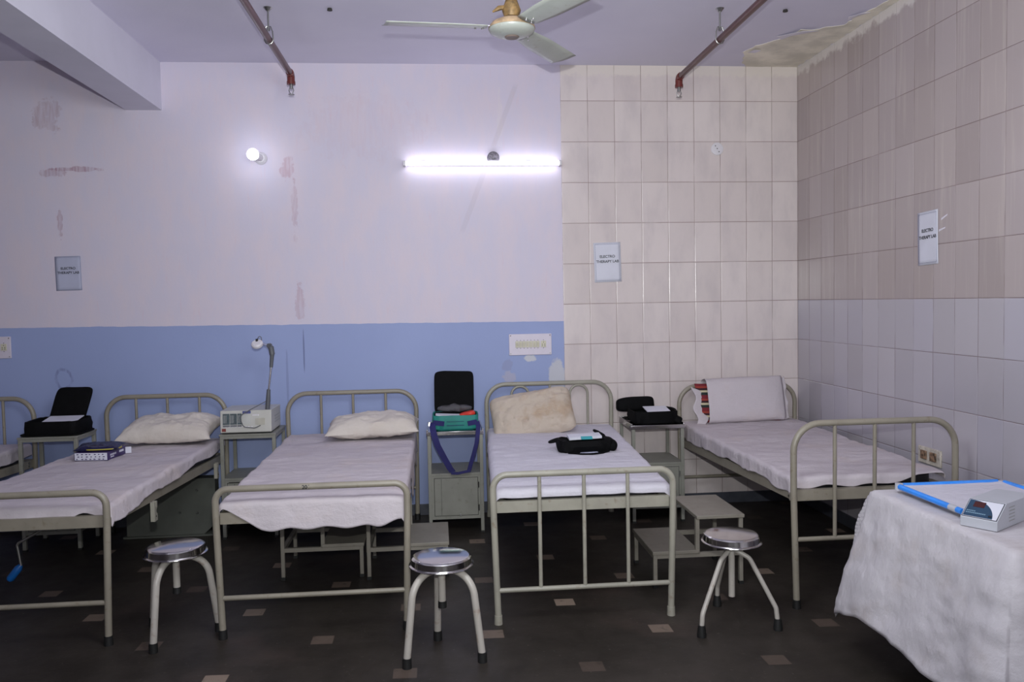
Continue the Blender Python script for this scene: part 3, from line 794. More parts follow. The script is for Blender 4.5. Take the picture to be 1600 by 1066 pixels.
text_mesh('201', .026, 'ink', b2, lambda u, v, k: Vector((-3.445+u, -2.2068-k+.25*abs(v-.009), .7165+v)), 'painted_number', bold=.0006)
# ---- mattresses, sheets and pillows
for k, lab in ((1, 'black mattress under the sheet of the bed with the crank'), (2, 'black mattress under the sheet of the bed beside the green bag'),
               (3, 'black mattress under the sheet of the bed with the yellowed pillow'), (4, 'black mattress showing at the foot corner of the right-hand bed'), (0, 'black mattress of the bed cut off by the left edge')):
    hz = {0: (.545, .605), 1: (.545, .615), 2: (.55, .605), 3: (.55, .605), 4: (.535, .603)}[k]
    mattress(*B[k], hz, .652, lab)

c_ = lambda v: (lambda t: v)
Z4 = .662
o = cloth('bed_sheet', .425, -2.10, -.16, Z4, c_(.10), lambda t: .085+.02*sin(t*9), c_(.09), c_(.03), bed_map(*B[0]), 'sheet', seed=1, org=(-6.1, -1.1, .6))
tag(o, 'white sheet on the bed cut off by the left edge', 'bed sheet')
o = cloth('bed_sheet', .428, -2.115, -.16, Z4, c_(.10), lambda t: .075+.025*(1-t)+.012*sin(t*17), lambda t: .060+.05*sm(.85, .45, t)+.01*sin(t*19)+.006*sin(t*41), c_(.03), bed_map(*B[1]), 'sheet', seed=2, flare=.12, org=(-4.8, -1.1, .6), fold=.014)
tag(o, 'white sheet on the bed that carries the glove box', 'bed sheet')
o = cloth('bed_sheet', .430, -2.142, -.15, Z4, lambda t: .07+.02*sin(t*6), lambda t: .15+.06*sin(t*14+1)+.04*sin(t*31), lambda t: .045+.115*sm(0, .22, t)-.03*sm(.85, 1, t)+.006*sin(t*30), c_(.03), bed_map(*B[2]), 'sheet', seed=3.3, flare=.03, org=(-3.4, -1.1, .6), fold=.007, foldf=7, r=.026)
tag(o, 'white sheet hanging over the foot rail of the bed beside the green bag', 'bed sheet')
o = cloth('bed_sheet', .425, -2.115, -.15, Z4+.004, lambda t: .09+.05*sm(.6, 1, t), c_(.075), c_(.072), c_(.03), bed_map(*B[3]), 'sheet_b', seed=4.1, flare=.0, fold=.012, r=.038, amp=.0075, foldf=4, org=(-2.0, -1.1, .6))
tag(o, 'bright white sheet tucked in on the bed with the yellowed pillow', 'bed sheet')
o = cloth('bed_sheet', .428, -2.105, -.15, Z4, lambda t: .095+.035*sm(.3, 1, t)+.008*sin(t*25), c_(.05), lambda t: .068-.055*sm(.55, 1, t)+.006*sin(t*21), c_(.03), bed_map(*B[4]), 'sheet', seed=5.7, flare=.05, fold=.02, foldf=7, amp=.011, org=(-.55, -1.1, .6))
tag(o, 'white sheet on the bed in the right corner', 'bed sheet')

pillow((-4.640, -.35, .752), .64, .40, .19, 11, 0, -2, 'pillow', 'soft off-white pillow lying on the bed with the glove box', seed=1, pinch=.14, org=None)
pillow((-3.262, -.385, .735), .64, .36, .19, 6, -1, 1, 'pillow', 'plump white pillow on the bed left of the green bag', seed=4, pinch=.06)
pillow((-2.135, -.36, .790), .60, .36, .17, 58, -9, -3, 'pillow_old', 'yellowed stained pillow leaning tilted against the looped headboard', seed=8, pinch=.03, rnd_=.10, wr=.016)
t_ = thing('pillow', (-.545, -.22, .665), 'pillow in a white cloth cover standing upright against the corner bed headboard', 'pillow')
R_ = Matrix.Rotation(radians(74), 3, 'X')
obj('striped_pillow', pillow_mb(.64, .30, .08, (-.565, -.205, .812), R_, 12, pinch=.05), 'ticking', t_)


def wrapf(u, v):
    # cloth cover round the pillow, front face; open at the left so the ticking shows
    a = u*2*pi; h_ = .335+.010*noise.noise(Vector((v*3, 2, 0)))
    x0_ = -.815; x = x0_+v*.60
    ca, sa = cos(a), sin(a)
    yy = math.copysign(abs(ca)**.55, ca)*.074*(1-.6*v**8); zz = math.copysign(abs(sa)**.55, sa)*h_/2
    p = Vector((0, yy, zz)); p.y += .006*noise.noise(Vector((v*5, zz*12, 3)))
    y2 = p.y*cos(radians(-14))-p.z*sin(radians(-14)); z2 = p.y*sin(radians(-14))+p.z*cos(radians(-14))
    return Vector((x, -.205+y2*1.15, .825+z2+.012*v))


obj('cloth_cover', MB().grid(56, 30, wrapf, closed_u=True), 'sheet', t_, solid=.002)
def flapf(u, v):
    z = .67+.30*v+.02*u; x = -.215+.035*u+.006*noise.noise(Vector((v*9, 1, 1)))
    return Vector((x, -.245+.085*v+.01*sin(v*14), z))
obj('cover_flap', MB().grid(5, 22, flapf), 'sheet', t_, solid=.002)
def flap2(u, v):
    b = sin(v*pi)
    return Vector((-.905+.070*u*(.95+.55*sin(v*pi))+.015*sin(v*11)-.0*b, -.285+.085*v+.02*u*b, .665+.27*v*(1-.1*u)))
obj('cover_flap', MB().grid(9, 22, flap2), 'sheet', t_, solid=.002)

# ------------------------------------------------------------------ lockers
def locker(x0, x1, yf, yb, h, zs, zb, label, top='locker_metal', tray=True, drawer=False, metal='locker_metal'):
    t_ = thing('bedside_locker', ((x0+x1)/2, (yf+yb)/2, 0), label, 'locker', 'steel bedside lockers')
    s = .024
    for xx in (x0+s/2, x1-s/2):
        for yy in (yf+s/2, yb-s/2):
            lg = obj('leg', MB().bx(xx-s/2, xx+s/2, yy-s/2, yy+s/2, .012, h-.012), metal, t_, bevel=.002)
            obj('leg_tip', MB().bx(xx-s/2-.001, xx+s/2+.001, yy-s/2-.001, yy+s/2+.001, 0, .014), 'rubber', lg)
    m = MB().bx(x0-.004, x1+.004, yf-.004, yb+.004, h-.014, h-.002)
    obj('top', m, top, t_, bevel=.002)
    if tray:
        m = MB()
        for xx in (x0, x1): m.bx(xx-.006, xx+.006, yf, yb, h-.028, h+.014)
        m.bx(x0, x1, yf-.006, yf+.006, h-.026, h+.001); m.bx(x0, x1, yb-.006, yb+.006, h-.026, h+.014)
        obj('tray_edge', m, top, t_, bevel=.002)
    else:
        m = MB().bx(x0+s, x1-s, yf, yf+.012, h-.034, h-.012).bx(x0, x0+.012, yf+s, yb-s, h-.034, h-.012).bx(x1-.012, x1, yf+s, yb-s, h-.034, h-.012)
        obj('apron', m, metal, t_)
    obj('shelf', MB().bx(x0+.004, x1-.004, yf+.004, yb-.004, zs-.016, zs), metal, t_, bevel=.002)
    obj('cupboard', MB().bx(x0+s*.8, x1-s*.8, yf+.006, yb-.006, zb, zs-.014), metal, t_, smooth=False)
    xa, xb, za, zc_ = x0+s+.018, x1-s-.018, zb+.026, zs-.034
    obj('door_gap', MB().bx(xa-.003, xb+.003, yf+.004, yf+.008, za-.003, zc_+.003), 'hinge_dark', t_)
    d = obj('door', MB().bx(xa, xb, yf+.001, yf+.010, za, zc_), metal, t_, bevel=.0015)
    obj('door_seam', MB().bx(xa+.046, xa+.048, yf-.0005, yf+.002, za+.004, zc_-.004), 'hinge_dark', d)
    for q in (za+.03, zc_-.07): obj('hinge', MB().tube([(xb+.006, yf+.002, q), (xb+.006, yf+.002, q+.04)], .005, 8), 'steel', d)
    obj('latch', MB().bx((xa+xb)/2+.02, (xa+xb)/2+.034, yf-.006, yf+.003, za-.004, za+.012), 'steel', d, bevel=.001)
    if drawer:
        obj('drawer_slot', MB().bx(x0+.05, x0+.16, yf+.003, yf+.0065, zs-.030, zs-.026), 'hinge_dark', t_)
    return t_


locker(-5.56, -5.185, -.55, -.24, .765, .43, .11, 'steel bedside locker at far left under the open black bag', tray=False)
locker(-4.298, -3.925, -.44, -.06, .727, .42, .11, 'steel bedside locker under the grey machine with the lamp arm', tray=False, drawer=True)
locker(-2.885, -2.503, -.54, -.14, .712, .42, .10, 'steel bedside locker under the green bag with hanging strap', top='chrome')
locker(-1.440, -1.060, -.48, -.08, .700, .43, .10, 'steel bedside locker on the right under the flat black bag', top='chrome')

# low grey panel
t_ = thing('steel_panel', (-4.66, -.28, 0), 'low grey steel cabinet panel on the floor behind the beds', 'panel')
m = MB().prism([(-4.98, .0), (-4.47, .0), (-4.375, .085), (-4.375, .395), (-4.98, .395)], .10, lambda u, v, k: Vector((u, -.31+k, v)))
obj('body', m, 'panel_metal', t_, smooth=False)
obj('bottom_flange', MB().bx(-5.0, -4.37, -.33, -.21, .0, .012), 'panel_metal', t_)
obj('top_flange', MB().bx(-4.99, -4.37, -.32, -.21, .393, .405), 'panel_metal', t_)
for xx, zz in ((-4.62, .165), (-4.50, .16), (-4.50, .32)):
    obj('bolt', MB().lathe([(0, 0), (.009, 0), (.006, .006), (0, .006)], (xx, -.31, zz), 12, axis=(0, -1, 0)), 'steel', t_)


# ------------------------------------------------------------------ two-step foot stools
def step_stool(x0, x1, y0, y1, high_left, label, zl=.205, zh=.395):
    t_ = thing('step_stool', ((x0+x1)/2, (y0+y1)/2, 0), label, 'step stool', 'two-step steel foot stools')
    s = .022; xm = (x0+x1)/2+(.005 if high_left else -.005)
    hx0, hx1 = (x0, xm) if high_left else (xm, x1)
    lx0, lx1 = (xm, x1) if high_left else (x0, xm)
    ho, lo = (x0, x1) if high_left else (x1, x0)   # outer edges of the high and the low step
    mt_ = 'step_metal'
    for yy in (y0+s/2, y1-s/2):
        for xx, top in ((ho, zh-.02), (lo, zl-.02)):
            q = xx+(s/2 if xx == x0 else -s/2)
            lg = obj('leg', MB().bx(q-s/2, q+s/2, yy-s/2, yy+s/2, .012, top), mt_, t_, bevel=.002)
            obj('leg_tip', MB().bx(q-s/2-.002, q+s/2+.002, yy-s/2-.002, yy+s/2+.002, 0, .018), 'rubber', lg)
        obj('inner_post', MB().bx(xm-s/2, xm+s/2, yy-s/2, yy+s/2, zl-.022, zh-.02), mt_, t_)
        obj('front_rail' if yy < (y0+y1)/2 else 'back_rail', MB().bx(x0+s, x1-s, yy-s/2, yy+s/2, zl-.042, zl-.018), mt_, t_)
    for q in (x0+s/2, x1-s/2): obj('side_rail', MB().bx(q-s/2, q+s/2, y0+s, y1-s, zl-.042, zl-.018), mt_, t_)
    obj('lower_step', MB().bx(lx0-.006, lx1+.006, y0-.008, y1+.008, zl-.020, zl), mt_, t_, bevel=.003)
    obj('upper_step', MB().bx(hx0-.006, hx1+.006, y0-.008, y1+.008, zh-.020, zh), mt_, t_, bevel=.003)
    return t_


step_stool(-3.735, -3.260, -1.37, -.93, True, 'two-step steel foot stool under the middle-left bed, left of the pair')
step_stool(-3.235, -2.765, -1.43, -1.00, True, 'two-step steel foot stool under the middle-left bed, right of the pair beside the blue-topped stool')
step_stool(-1.640, -1.130, -1.80, -1.34, False, 'two-step steel foot stool behind the round stool on the right')


# ------------------------------------------------------------------ round stools
def round_seat(c, z, parent, r=.138):
    s = obj('seat', MB().lathe([(0, -.042), (r+.001, -.042), (r+.010, -.040), (r+.009, -.037), (r, -.034), (r-.002, -.008), (r-.008, -.002), (r-.016, 0), (0, .001)], (c[0], c[1], z), 56), 'chrome', parent)
    return s


def stool_a(c, feet, z, label):
    t_ = thing('round_stool', (c[0], c[1], 0), label, 'stool', 'round steel-topped stools with arched cream legs')
    round_seat(c, z, t_)
    obj('centre_post', MB().tube([(c[0], c[1], .235), (c[0], c[1], z-.042)], .0165, 16), 'stool_metal', t_)
    obj('post_cap', MB().lathe([(0, 0), (.020, 0), (.019, .03), (0, .03)], (c[0], c[1], .215), 16), 'rubber', t_)
    for fx_, fy_ in feet:
        d = Vector((fx_-c[0], fy_-c[1], 0)); L = d.length; d.normalize(); C_ = Vector((c[0], c[1], 0))
        pts = fillet([C_+d*.012+Vector((0, 0, z-.060)), C_+d*(L-.048)+Vector((0, 0, z-.060)), C_+d*L+Vector((0, 0, .03))], .115, 12)
        lg = obj('leg', MB().tube(pts, .0165, 16), 'stool_metal', t_)
        obj('leg_tip', MB().lathe([(0, 0), (.021, 0), (.020, .045), (0, .045)], (fx_, fy_, 0), 16), 'rubber', lg)


stool_a((-4.085, -2.13), [(-4.145, -2.31), (-3.905, -2.085), (-4.255, -1.975)], .452, 'round steel stool with arched legs beside the crank bed, leftmost stool')
stool_a((-2.805, -2.50), [(-2.965, -2.63), (-2.633, -2.61), (-2.830, -2.34)], .455, 'round stool reflecting blue, at the foot between the two middle beds')
c = (-1.392, -2.335); z = .448
t_ = thing('round_stool', (c[0], c[1], 0), 'round steel stool with kinked legs and big rubber feet near the right bed', 'stool')
round_seat(c, z, t_, .136)
obj('centre_post', MB().tube([(c[0], c[1], .135), (c[0], c[1], z-.042)], .0155, 16), 'stool_metal', t_)
for fx_, fy_ in ((-1.590, -2.475), (-1.205, -2.445), (-1.385, -2.10)):
    d = Vector((fx_-c[0], fy_-c[1], 0)); L = d.length; d.normalize(); C_ = Vector((c[0], c[1], 0))
    pts = fillet([C_+d*.008+Vector((0, 0, .372)), C_+d*.085+Vector((0, 0, .335)), C_+d*(L-.008)+Vector((0, 0, .105)), C_+d*L+Vector((0, 0, .03))], .05, 6)
    lg = obj('leg', MB().tube(pts, .0115, 14), 'stool_metal', t_)
    obj('leg_tip', MB().lathe([(0, 0), (.022, 0), (.022, .012), (.0165, .055), (0, .055)], (fx_, fy_, 0), 18), 'rubber', lg)

# ------------------------------------------------------------------ therapy machine with lamp arm
t_ = thing('therapy_machine', (-4.12, -.28, .727), 'grey therapy machine with meters and a lamp arm on the bedside locker', 'machine')
x0, x1, y0, y1, z0, z1 = -4.293, -3.950, -.435, -.10, .735, .885
m = MB().prism([(y0, z0), (y0+.012, z1), (y1, z1), (y1, z0)], x1-x0, lambda u, v, k: Vector((x0+k, u, v)))
obj('housing', m, 'machine', t_, smooth=False, bevel=.004)
obj('base_plate', MB().bx(x0+.01, x1-.01, y0+.01, y1-.01, .727, .737), 'rubber', t_)
fr = lambda u, v, k: Vector((u, y0+.012*(v-z0)/(z1-z0)-k, v))
def plate(name, ua, ub, va, vb, k, mat, par=t_): return obj(name, MB().prism([(ua, va), (ub, va), (ub, vb), (ua, vb)], k, fr), mat, par, smooth=False)
fp = plate('front_panel', x0+.010, x1-.008, z0+.008, z1-.008, .002, 'machine')
for k in range(3):
    ua = x0+.018+k*.049; ub = ua+.045-(.018 if k == 2 else 0)
    mw = plate('meter', ua, ub, z0+.056, z0+.130, .006, 'dark_teal')
    d = MB()
    for q in range(4): d.prism([(ua+.004+q*.006, z0+.066), (ua+.006+q*.006, z0+.066), (ua+.007+q*.006, z0+.120), (ua+.005+q*.006, z0+.120)], .007, fr)
    obj('meter_marks', d, 'machine_side', mw, smooth=False)
    plate('meter_strip', ua, ub, z0+.040, z0+.052, .004, 'arm_grey')
plate('blue_name_plate', x0+.150, x0+.205, z0+.128, z0+.146, .004, plain('name_plate_blue', S(50, 60, 130), .4))
plate('paper_label', x0+.150, x0+.205, z0+.058, z0+.124, .004, plain('machine_label', S(188, 188, 184), .6))
plate('power_switch', x0+.012, x0+.038, z0+.010, z0+.030, .008, plain('maroon_switch', S(125, 55, 50), .35))
plate('output_socket', x0+.235, x0+.300, z0+.050, z0+.095, .005, plain('socket_plate', S(176, 172, 160), .5))
d = MB()
for q in range(9): d.prism([(x0+.03+q*.022, z0+.038), (x0+.043+q*.022, z0+.037), (x0+.045+q*.022, z0+.041), (x0+.031+q*.022, z0+.042)], .003, fr)
for q in range(5): d.prism([(x0+.218+q*.009, z0+.112), (x0+.223+q*.009, z0+.112), (x0+.223+q*.009, z0+.122), (x0+.218+q*.009, z0+.122)], .003, fr)
obj('panel_printing', d, 'flake', fp, smooth=False)
obj('plastic_wrap', MB().grid(26, 10, lambda u, v: Vector((x0+.008+.25*u, y0-.012-.006*noise.noise(Vector((u*22, v*9, 0)))+.012*v, z0+.028+.115*v))), 'wrap', t_)
obj('side_vents', MB().bx(x1-.001, x1+.002, y0+.12, y1-.04, z0+.05, z0+.054).bx(x1-.001, x1+.002, y0+.12, y1-.04, z0+.07, z0+.074).bx(x1-.001, x1+.002, y0+.12, y1-.04, z0+.09, z0+.094), 'machine_side', t_)
A0 = Vector((-3.980, -.40, z1))
arm = obj('lamp_arm', MB().tube([A0, A0+Vector((.006, 0, .06)), A0+Vector((.012, 0, .138))], [.016, .016, .0125], 14)
          .tube([(-3.948, -.39, 1.175), (-3.938, -.39, 1.27)], [.012, .0145], 14)
          .tube([(-3.938, -.39, 1.262), (-3.945, -.39, 1.312), (-3.962, -.385, 1.325)], [.019, .020, .014], 12)
          .lathe([(0, -.012), (.016, -.012), (.016, .012), (0, .012)], (-3.955, -.392, 1.325), 14, axis=(.3, 1, 0)), 'arm_grey', t_)
obj('chrome_rod', MB().tube([(-3.969, -.40, 1.01), (-3.947, -.39, 1.185)], .0065, 12), 'chrome', arm)
obj('head_link', MB().tube([(-3.960, -.388, 1.325), (-4.012, -.40, 1.345)], .0085, 10), plain('link_blue_grey', S(140, 145, 175), .4), arm)
hd_ = obj('applicator_head', MB().lathe([(0, -.014), (.034, -.014), (.039, -.008), (.039, .008), (.030, .016), (0, .017)], (-4.033, -.41, 1.338), 32, axis=(-.08, -.62, .75)), 'white_plastic', t_)
hc = Vector((-4.033, -.41, 1.338))+Vector((-.08, -.3, .75)).normalized()*.020+Vector((0, .012, 0))
obj('head_plug', MB().lathe([(0, 0), (.010, 0), (.008, .018), (0, .018)], hc, 12), 'rubber', hd_)
obj('head_cable', MB().tube(fillet([hc+Vector((.004, 0, .012)), hc+Vector((.012, 0, .035)), hc+Vector((.030, .005, .030)), hc+Vector((.030, .01, -.02))], .012, 5), .0028, 8), 'arm_grey', hd_)
obj('panel_cable', MB().tube(fillet([(-3.982, -.405, .945), (-4.08, -.44, .895), (-4.16, -.452, .850), (-4.135, -.452, .775), (-4.06, -.452, .765), (-4.02, -.452, .783)], .03, 6), .0028, 8), 'arm_grey', t_)

# ------------------------------------------------------------------ bags
# green bag with its lid up
t_ = thing('open_bag', (-2.69, -.35, .715), 'green bag with raised black lid and hanging navy strap on the middle locker', 'bag')
RX = lambda a: Matrix.Rotation(radians(a), 3, 'X')
def opencase(c, d, th=.012, nz=.004, seed=0, e=.3):
    """open soft case: outer skin, rim and inner skin in one surface"""
    prof = [(.0, 0, 0), (.9, 0, 0), (1, .12, 0), (1.02, .5, 0), (1, .96, 0), (.985, 1, 0), (.93, .97, 1), (.92, .5, 1), (.90, .22, 1), (0, .20, 1)]
    def f(u, v):
        a = u*2*pi; i = min(int(v*9+1e-6), 9); k, h_, inn = prof[i]
        sx = math.copysign(abs(cos(a))**e, cos(a)); sy = math.copysign(abs(sin(a))**e, sin(a))
        p = Vector((sx*d[0]/2*k, sy*d[1]/2*k, h_*d[2]))
        p += Vector((sx, sy, .4)).normalized()*nz*noise.noise(Vector((cos(a)*2.4+seed, sin(a)*2.4, h_*2)))*(2 if h_ > .05 else .2)
        return Vector(c)+p
    return MB().grid(64, 10, f, closed_u=True)


obj('bag_body', opencase((-2.688, -.385, .7125), (.318, .255, .105), seed=1), 'teal', t_)
obj('lining', opencase((-2.688, -.385, .722), (.286, .222, .094), seed=1), 'black_cloth', t_)
obj('lid', softbox((-2.688, -.200, .945), (.288, .030, .310), RX(-7), .22, .004, 8, 2), 'black_cloth', t_)
fb = lambda pts, w_: MB().tube(pts, [(.0025, w_)]*len(pts), 10, flat=(0, 0, 1))
def ribbon(pts, w_, th=.003, wd=(1, 0, 0)):
    m = MB(); wd = Vector(wd).normalized(); n = len(pts)
    for i in range(n-1): pass
    vs = []
    for i, p in enumerate(pts):
        p = Vector(p); tg = (Vector(pts[min(i+1, n-1)])-Vector(pts[max(i-1, 0)])).normalized(); nn = tg.cross(wd).normalized(); ww = wd
        vs += [p-ww*w_/2-nn*th/2, p+ww*w_/2-nn*th/2, p+ww*w_/2+nn*th/2, p-ww*w_/2+nn*th/2]
    fs = [(i*4+k, i*4+(k+1) % 4, (i+1)*4+(k+1) % 4, (i+1)*4+k) for i in range(n-1) for k in range(4)]+[(0, 1, 2, 3), (n*4-4, n*4-3, n*4-2, n*4-1)]
    return m.add(vs, fs)


obj('side_patch', MB().box((-2.805, -.516, .768), (.078, .004, .034), Matrix.Rotation(radians(8), 3, 'Y')), 'navy', t_)
obj('side_patch', MB().box((-2.572, -.516, .765), (.068, .004, .034), Matrix.Rotation(radians(-10), 3, 'Y')), 'navy', t_)
obj('front_seam', MB().bx(-2.75, -2.63, -.519, -.515, .748, .751).bx(-2.75, -2.63, -.519, -.515, .775, .777), 'navy', t_)
sp = [(-2.842, -.500, .775), (-2.848, -.535, .748), (-2.840, -.562, .70), (-2.815, -.566, .620), (-2.775, -.566, .54), (-2.735, -.566, .462), (-2.716, -.566, .436)]
obj('strap', ribbon(sp, .042, .003, (1, 0, .25)), 'navy', t_)
sp = [(-2.540, -.500, .77), (-2.533, -.535, .745), (-2.538, -.562, .70), (-2.548, -.566, .63), (-2.568, -.566, .56), (-2.590, -.566, .49), (-2.604, -.566, .440)]
obj('strap', ribbon(sp, .030, .003, (1, 0, .1)), 'navy', t_)
obj('strap', ribbon([(-2.728, -.566, .428), (-2.68, -.572, .426), (-2.64, -.570, .433), (-2.592, -.566, .440)], .018, .008, (0, .2, 1)), 'navy', t_)
o = obj('plastic_bundle', softbox((-2.690, -.33, .845), (.235, .10, .050), None, .7, .014, 22, 5), 'wrap_dark', org=(-2.69, -.33, .84)); tag(o, 'dark crumpled plastic bundle in the green bag', 'plastic bundle')
o = obj('cable_coil', softbox((-2.605, -.42, .812), (.115, .085, .040), Matrix.Rotation(radians(-12), 3, 'Y'), .6, .010, 20, 9), 'red', org=(-2.605, -.42, .81)); tag(o, 'red plastic bundle sticking out of the green bag', 'red bundle')
o = obj('paper_sheet', MB().box((-2.74, -.425, .812), (.17, .10, .006), Matrix.Rotation(radians(3), 3, 'Y')), 'paper', org=(-2.74, -.425, .81)); tag(o, 'white paper lying in the green bag', 'paper')

# far-left black bag, lid up
t_ = thing('open_bag', (-5.37, -.39, .768), 'open black bag with its lid standing up on the far-left locker', 'bag')
obj('bag_body', opencase((-5.362, -.395, .767), (.345, .29, .095), seed=3, nz=.006), 'black_cloth', t_)
obj('bag_flap', softbox((-5.370, -.40, .772), (.40, .29, .014), None, .35, .004, 8, 4), 'black_cloth', t_)
def bendlid(p):
    h_ = (p.z+.13)/.26
    p = p.copy(); p.x += .075*sm(-.1, 1.0, h_)-.05; p.y -= .03*sin(h_*pi)
    p.x += .012*sin(h_*5); return p
obj('lid', softbox((-5.330, -.245, .930), (.235, .030, .26), RX(-14), .26, .003, 8, 6, deform=bendlid), 'black_cloth', t_)
o = obj('paper_sheet', MB().box((-5.335, -.41, .858), (.22, .17, .004), Matrix.Rotation(radians(9), 3, 'X')), 'paper', org=(-5.335, -.41, .858)); tag(o, 'white papers in the open black bag at far left', 'paper')

# flat black bag on the right locker
t_ = thing('open_bag', (-1.27, -.29, .70), 'flat black bag with folded-back lid on the right locker', 'bag')
obj('bag_body', opencase((-1.245, -.305, .700), (.325, .29, .092), seed=6, nz=.009, e=.4), 'black_cloth', t_)
obj('lid', softbox((-1.335, -.145, .815), (.285, .10, .105), Matrix.Rotation(radians(-3), 3, 'Y') @ RX(-8), .45, .006, 7, 3), 'black_cloth', t_)
obj('side_pocket', softbox((-1.09, -.36, .728), (.065, .17, .055), Matrix.Rotation(radians(20), 3, 'Y'), .5, .008, 14, 8), 'black_cloth', t_)
o = obj('paper_sheet', MB().box((-1.215, -.315, .792), (.17, .16, .005), RX(8)), 'paper', org=(-1.215, -.315, .79)); tag(o, 'white papers in the flat black bag on the right locker', 'paper')

# black bag lying on the bed with the old pillow
t_ = thing('open_bag', (-1.90, -1.20, .667), 'black soft bag lying open on the bed below the yellowed pillow', 'bag')
def crumple(p):
    p = p.copy(); n = noise.noise(p*9); p.z += .014*n; p.y += .010*noise.noise(p*8+Vector((5, 0, 0))); return p
bb = opencase((-1.905, -1.20, .668), (.325, .175, .075), seed=11, nz=.012, e=.5)
obj('bag_body', bb, 'black_cloth', t_)
obj('side_bulge', softbox((-1.762, -1.19, .700), (.085, .17, .072), Matrix.Rotation(radians(8), 3, 'Y'), .7, .014, 16, 5), 'black_cloth', t_)
obj('side_bulge', softbox((-2.045, -1.18, .702), (.075, .16, .075), None, .7, .014, 15, 6), 'black_cloth', t_)
obj('loose_flap', softbox((-2.085, -1.12, .725), (.085, .05, .022), Matrix.Rotation(radians(-14), 3, 'Y'), .7, .006, 20, 7), 'black_cloth', t_)
obj('loose_flap', softbox((-1.800, -1.10, .760), (.085, .04, .022), Matrix.Rotation(radians(28), 3, 'Y'), .7, .006, 20, 8), 'black_cloth', t_)
obj('strap', ribbon([(-2.03, -1.30, .676), (-1.96, -1.335, .674), (-1.89, -1.345, .674), (-1.82, -1.325, .675), (-1.77, -1.28, .678)], .016, .004, (0, 1, .3)), 'black_cloth', t_)
obj('strap_tag', MB().box((-1.90, -1.305, .676), (.105, .022, .003), Matrix.Rotation(radians(8), 3, 'Z')), 'paper_blue', t_)
o = obj('booklet', MB().box((-1.905, -1.165, .752), (.205, .10, .016), Matrix.Rotation(radians(-2), 3, 'Y') @ RX(4)), 'paper', org=(-1.9, -1.165, .75), bevel=.002); tag(o, 'white booklet in the black bag on the bed', 'booklet')
o = obj('card', MB().box((-1.90, -1.225, .752), (.07, .03, .004), RX(25)), plain('teal_card', S(60, 160, 170), .5), org=(-1.9, -1.22, .75)); tag(o, 'small teal card in the black bag on the bed', 'card')

# ------------------------------------------------------------------ glove box and packet on the bed
t_ = thing('glove_box', (-4.93, -.88, .667), 'flat white and purple cardboard box on the left bed', 'box')
Rz = Matrix.Rotation(radians(-6), 3, 'Z'); bc = Vector((-4.922, -.845, .694))
obj('carton', MB().box(bc, (.205, .24, .050), Rz), 'purple', t_, smooth=False, bevel=.001)
def bf_(a0, a1, b0, b1, k, face='F'):
    if face == 'F': return [bc+Rz @ Vector((u, -.1200-k, v)) for u, v in ((a0, b0), (a1, b0), (a1, b1), (a0, b1))]
    return [bc+Rz @ Vector((.1025+k, u, v)) for u, v in ((a0, b0), (a1, b0), (a1, b1), (a0, b1))]
ff = lambda u, v, k: bc+Rz @ Vector((u, -.1200-k, v))
fs_ = lambda u, v, k: bc+Rz @ Vector((.1025+k, u, v))
wp = obj('white_front', MB().prism([(-.099, -.0215), (.1015, -.0215), (.1015, .0225), (-.099, .0225)], .0008, ff), 'paper', t_, smooth=False)
d = MB(); rnd = random.Random(5)
for r_ in range(3):
    for c in range(7):
        u = -.090+c*.0265+rnd.uniform(-.003, .003)+(.006 if r_ == 1 else 0); v = .0135-r_*.0145
        wdt = rnd.uniform(.010, .018)
        d.prism([(u, v-.0012), (u+wdt*.5, v-.0035), (u+wdt, v-.001), (u+wdt*.8, v+.0026), (u+wdt*.3, v+.0030)], .0014, ff)
obj('printed_marks', d, 'purple', wp, smooth=False)
d = MB()
for k in range(6): d.prism([(-.085+k*.013, -.002), (-.078+k*.013, -.002), (-.076+k*.013, .008), (-.083+k*.013, .010)], .0010, fs_)
for k in range(4): d.prism([(-.080+k*.011, -.014), (-.072+k*.011, -.014), (-.072+k*.011, -.007), (-.080+k*.011, -.007)], .0010, fs_)
d.prism([(.03, -.001), (.085, -.001), (.085, .012), (.03, .012)], .0010, fs_)
obj('side_printing', d, 'paper', t_, smooth=False)
obj('open_end_flap', MB().box(bc+Rz @ Vector((.118, .118, -.002)), (.035, .004, .040), Matrix.Rotation(radians(20), 3, 'Z')), 'paper', t_)
pk = thing('foil_packet', (-4.945, -.88, .718), 'dark pillow-shaped packet with yellow edge on top of the cardboard box', 'packet')
obj('pouch', pillow_mb(.27, .16, .045, (-4.922, -.855, .736), Matrix.Rotation(radians(4), 3, 'Z') @ RX(6), 3, wr=.003, flat=.9), 'packet', pk)
obj('seal_strip', MB().tube([(-4.922+.132*cos(a), -.855-.077*abs(sin(a))**.3, .732-.002*sin(a)) for a in [pi-pi*k/20 for k in range(21)]], [(.003, .004)]*21, 8), 'packet_y', pk)

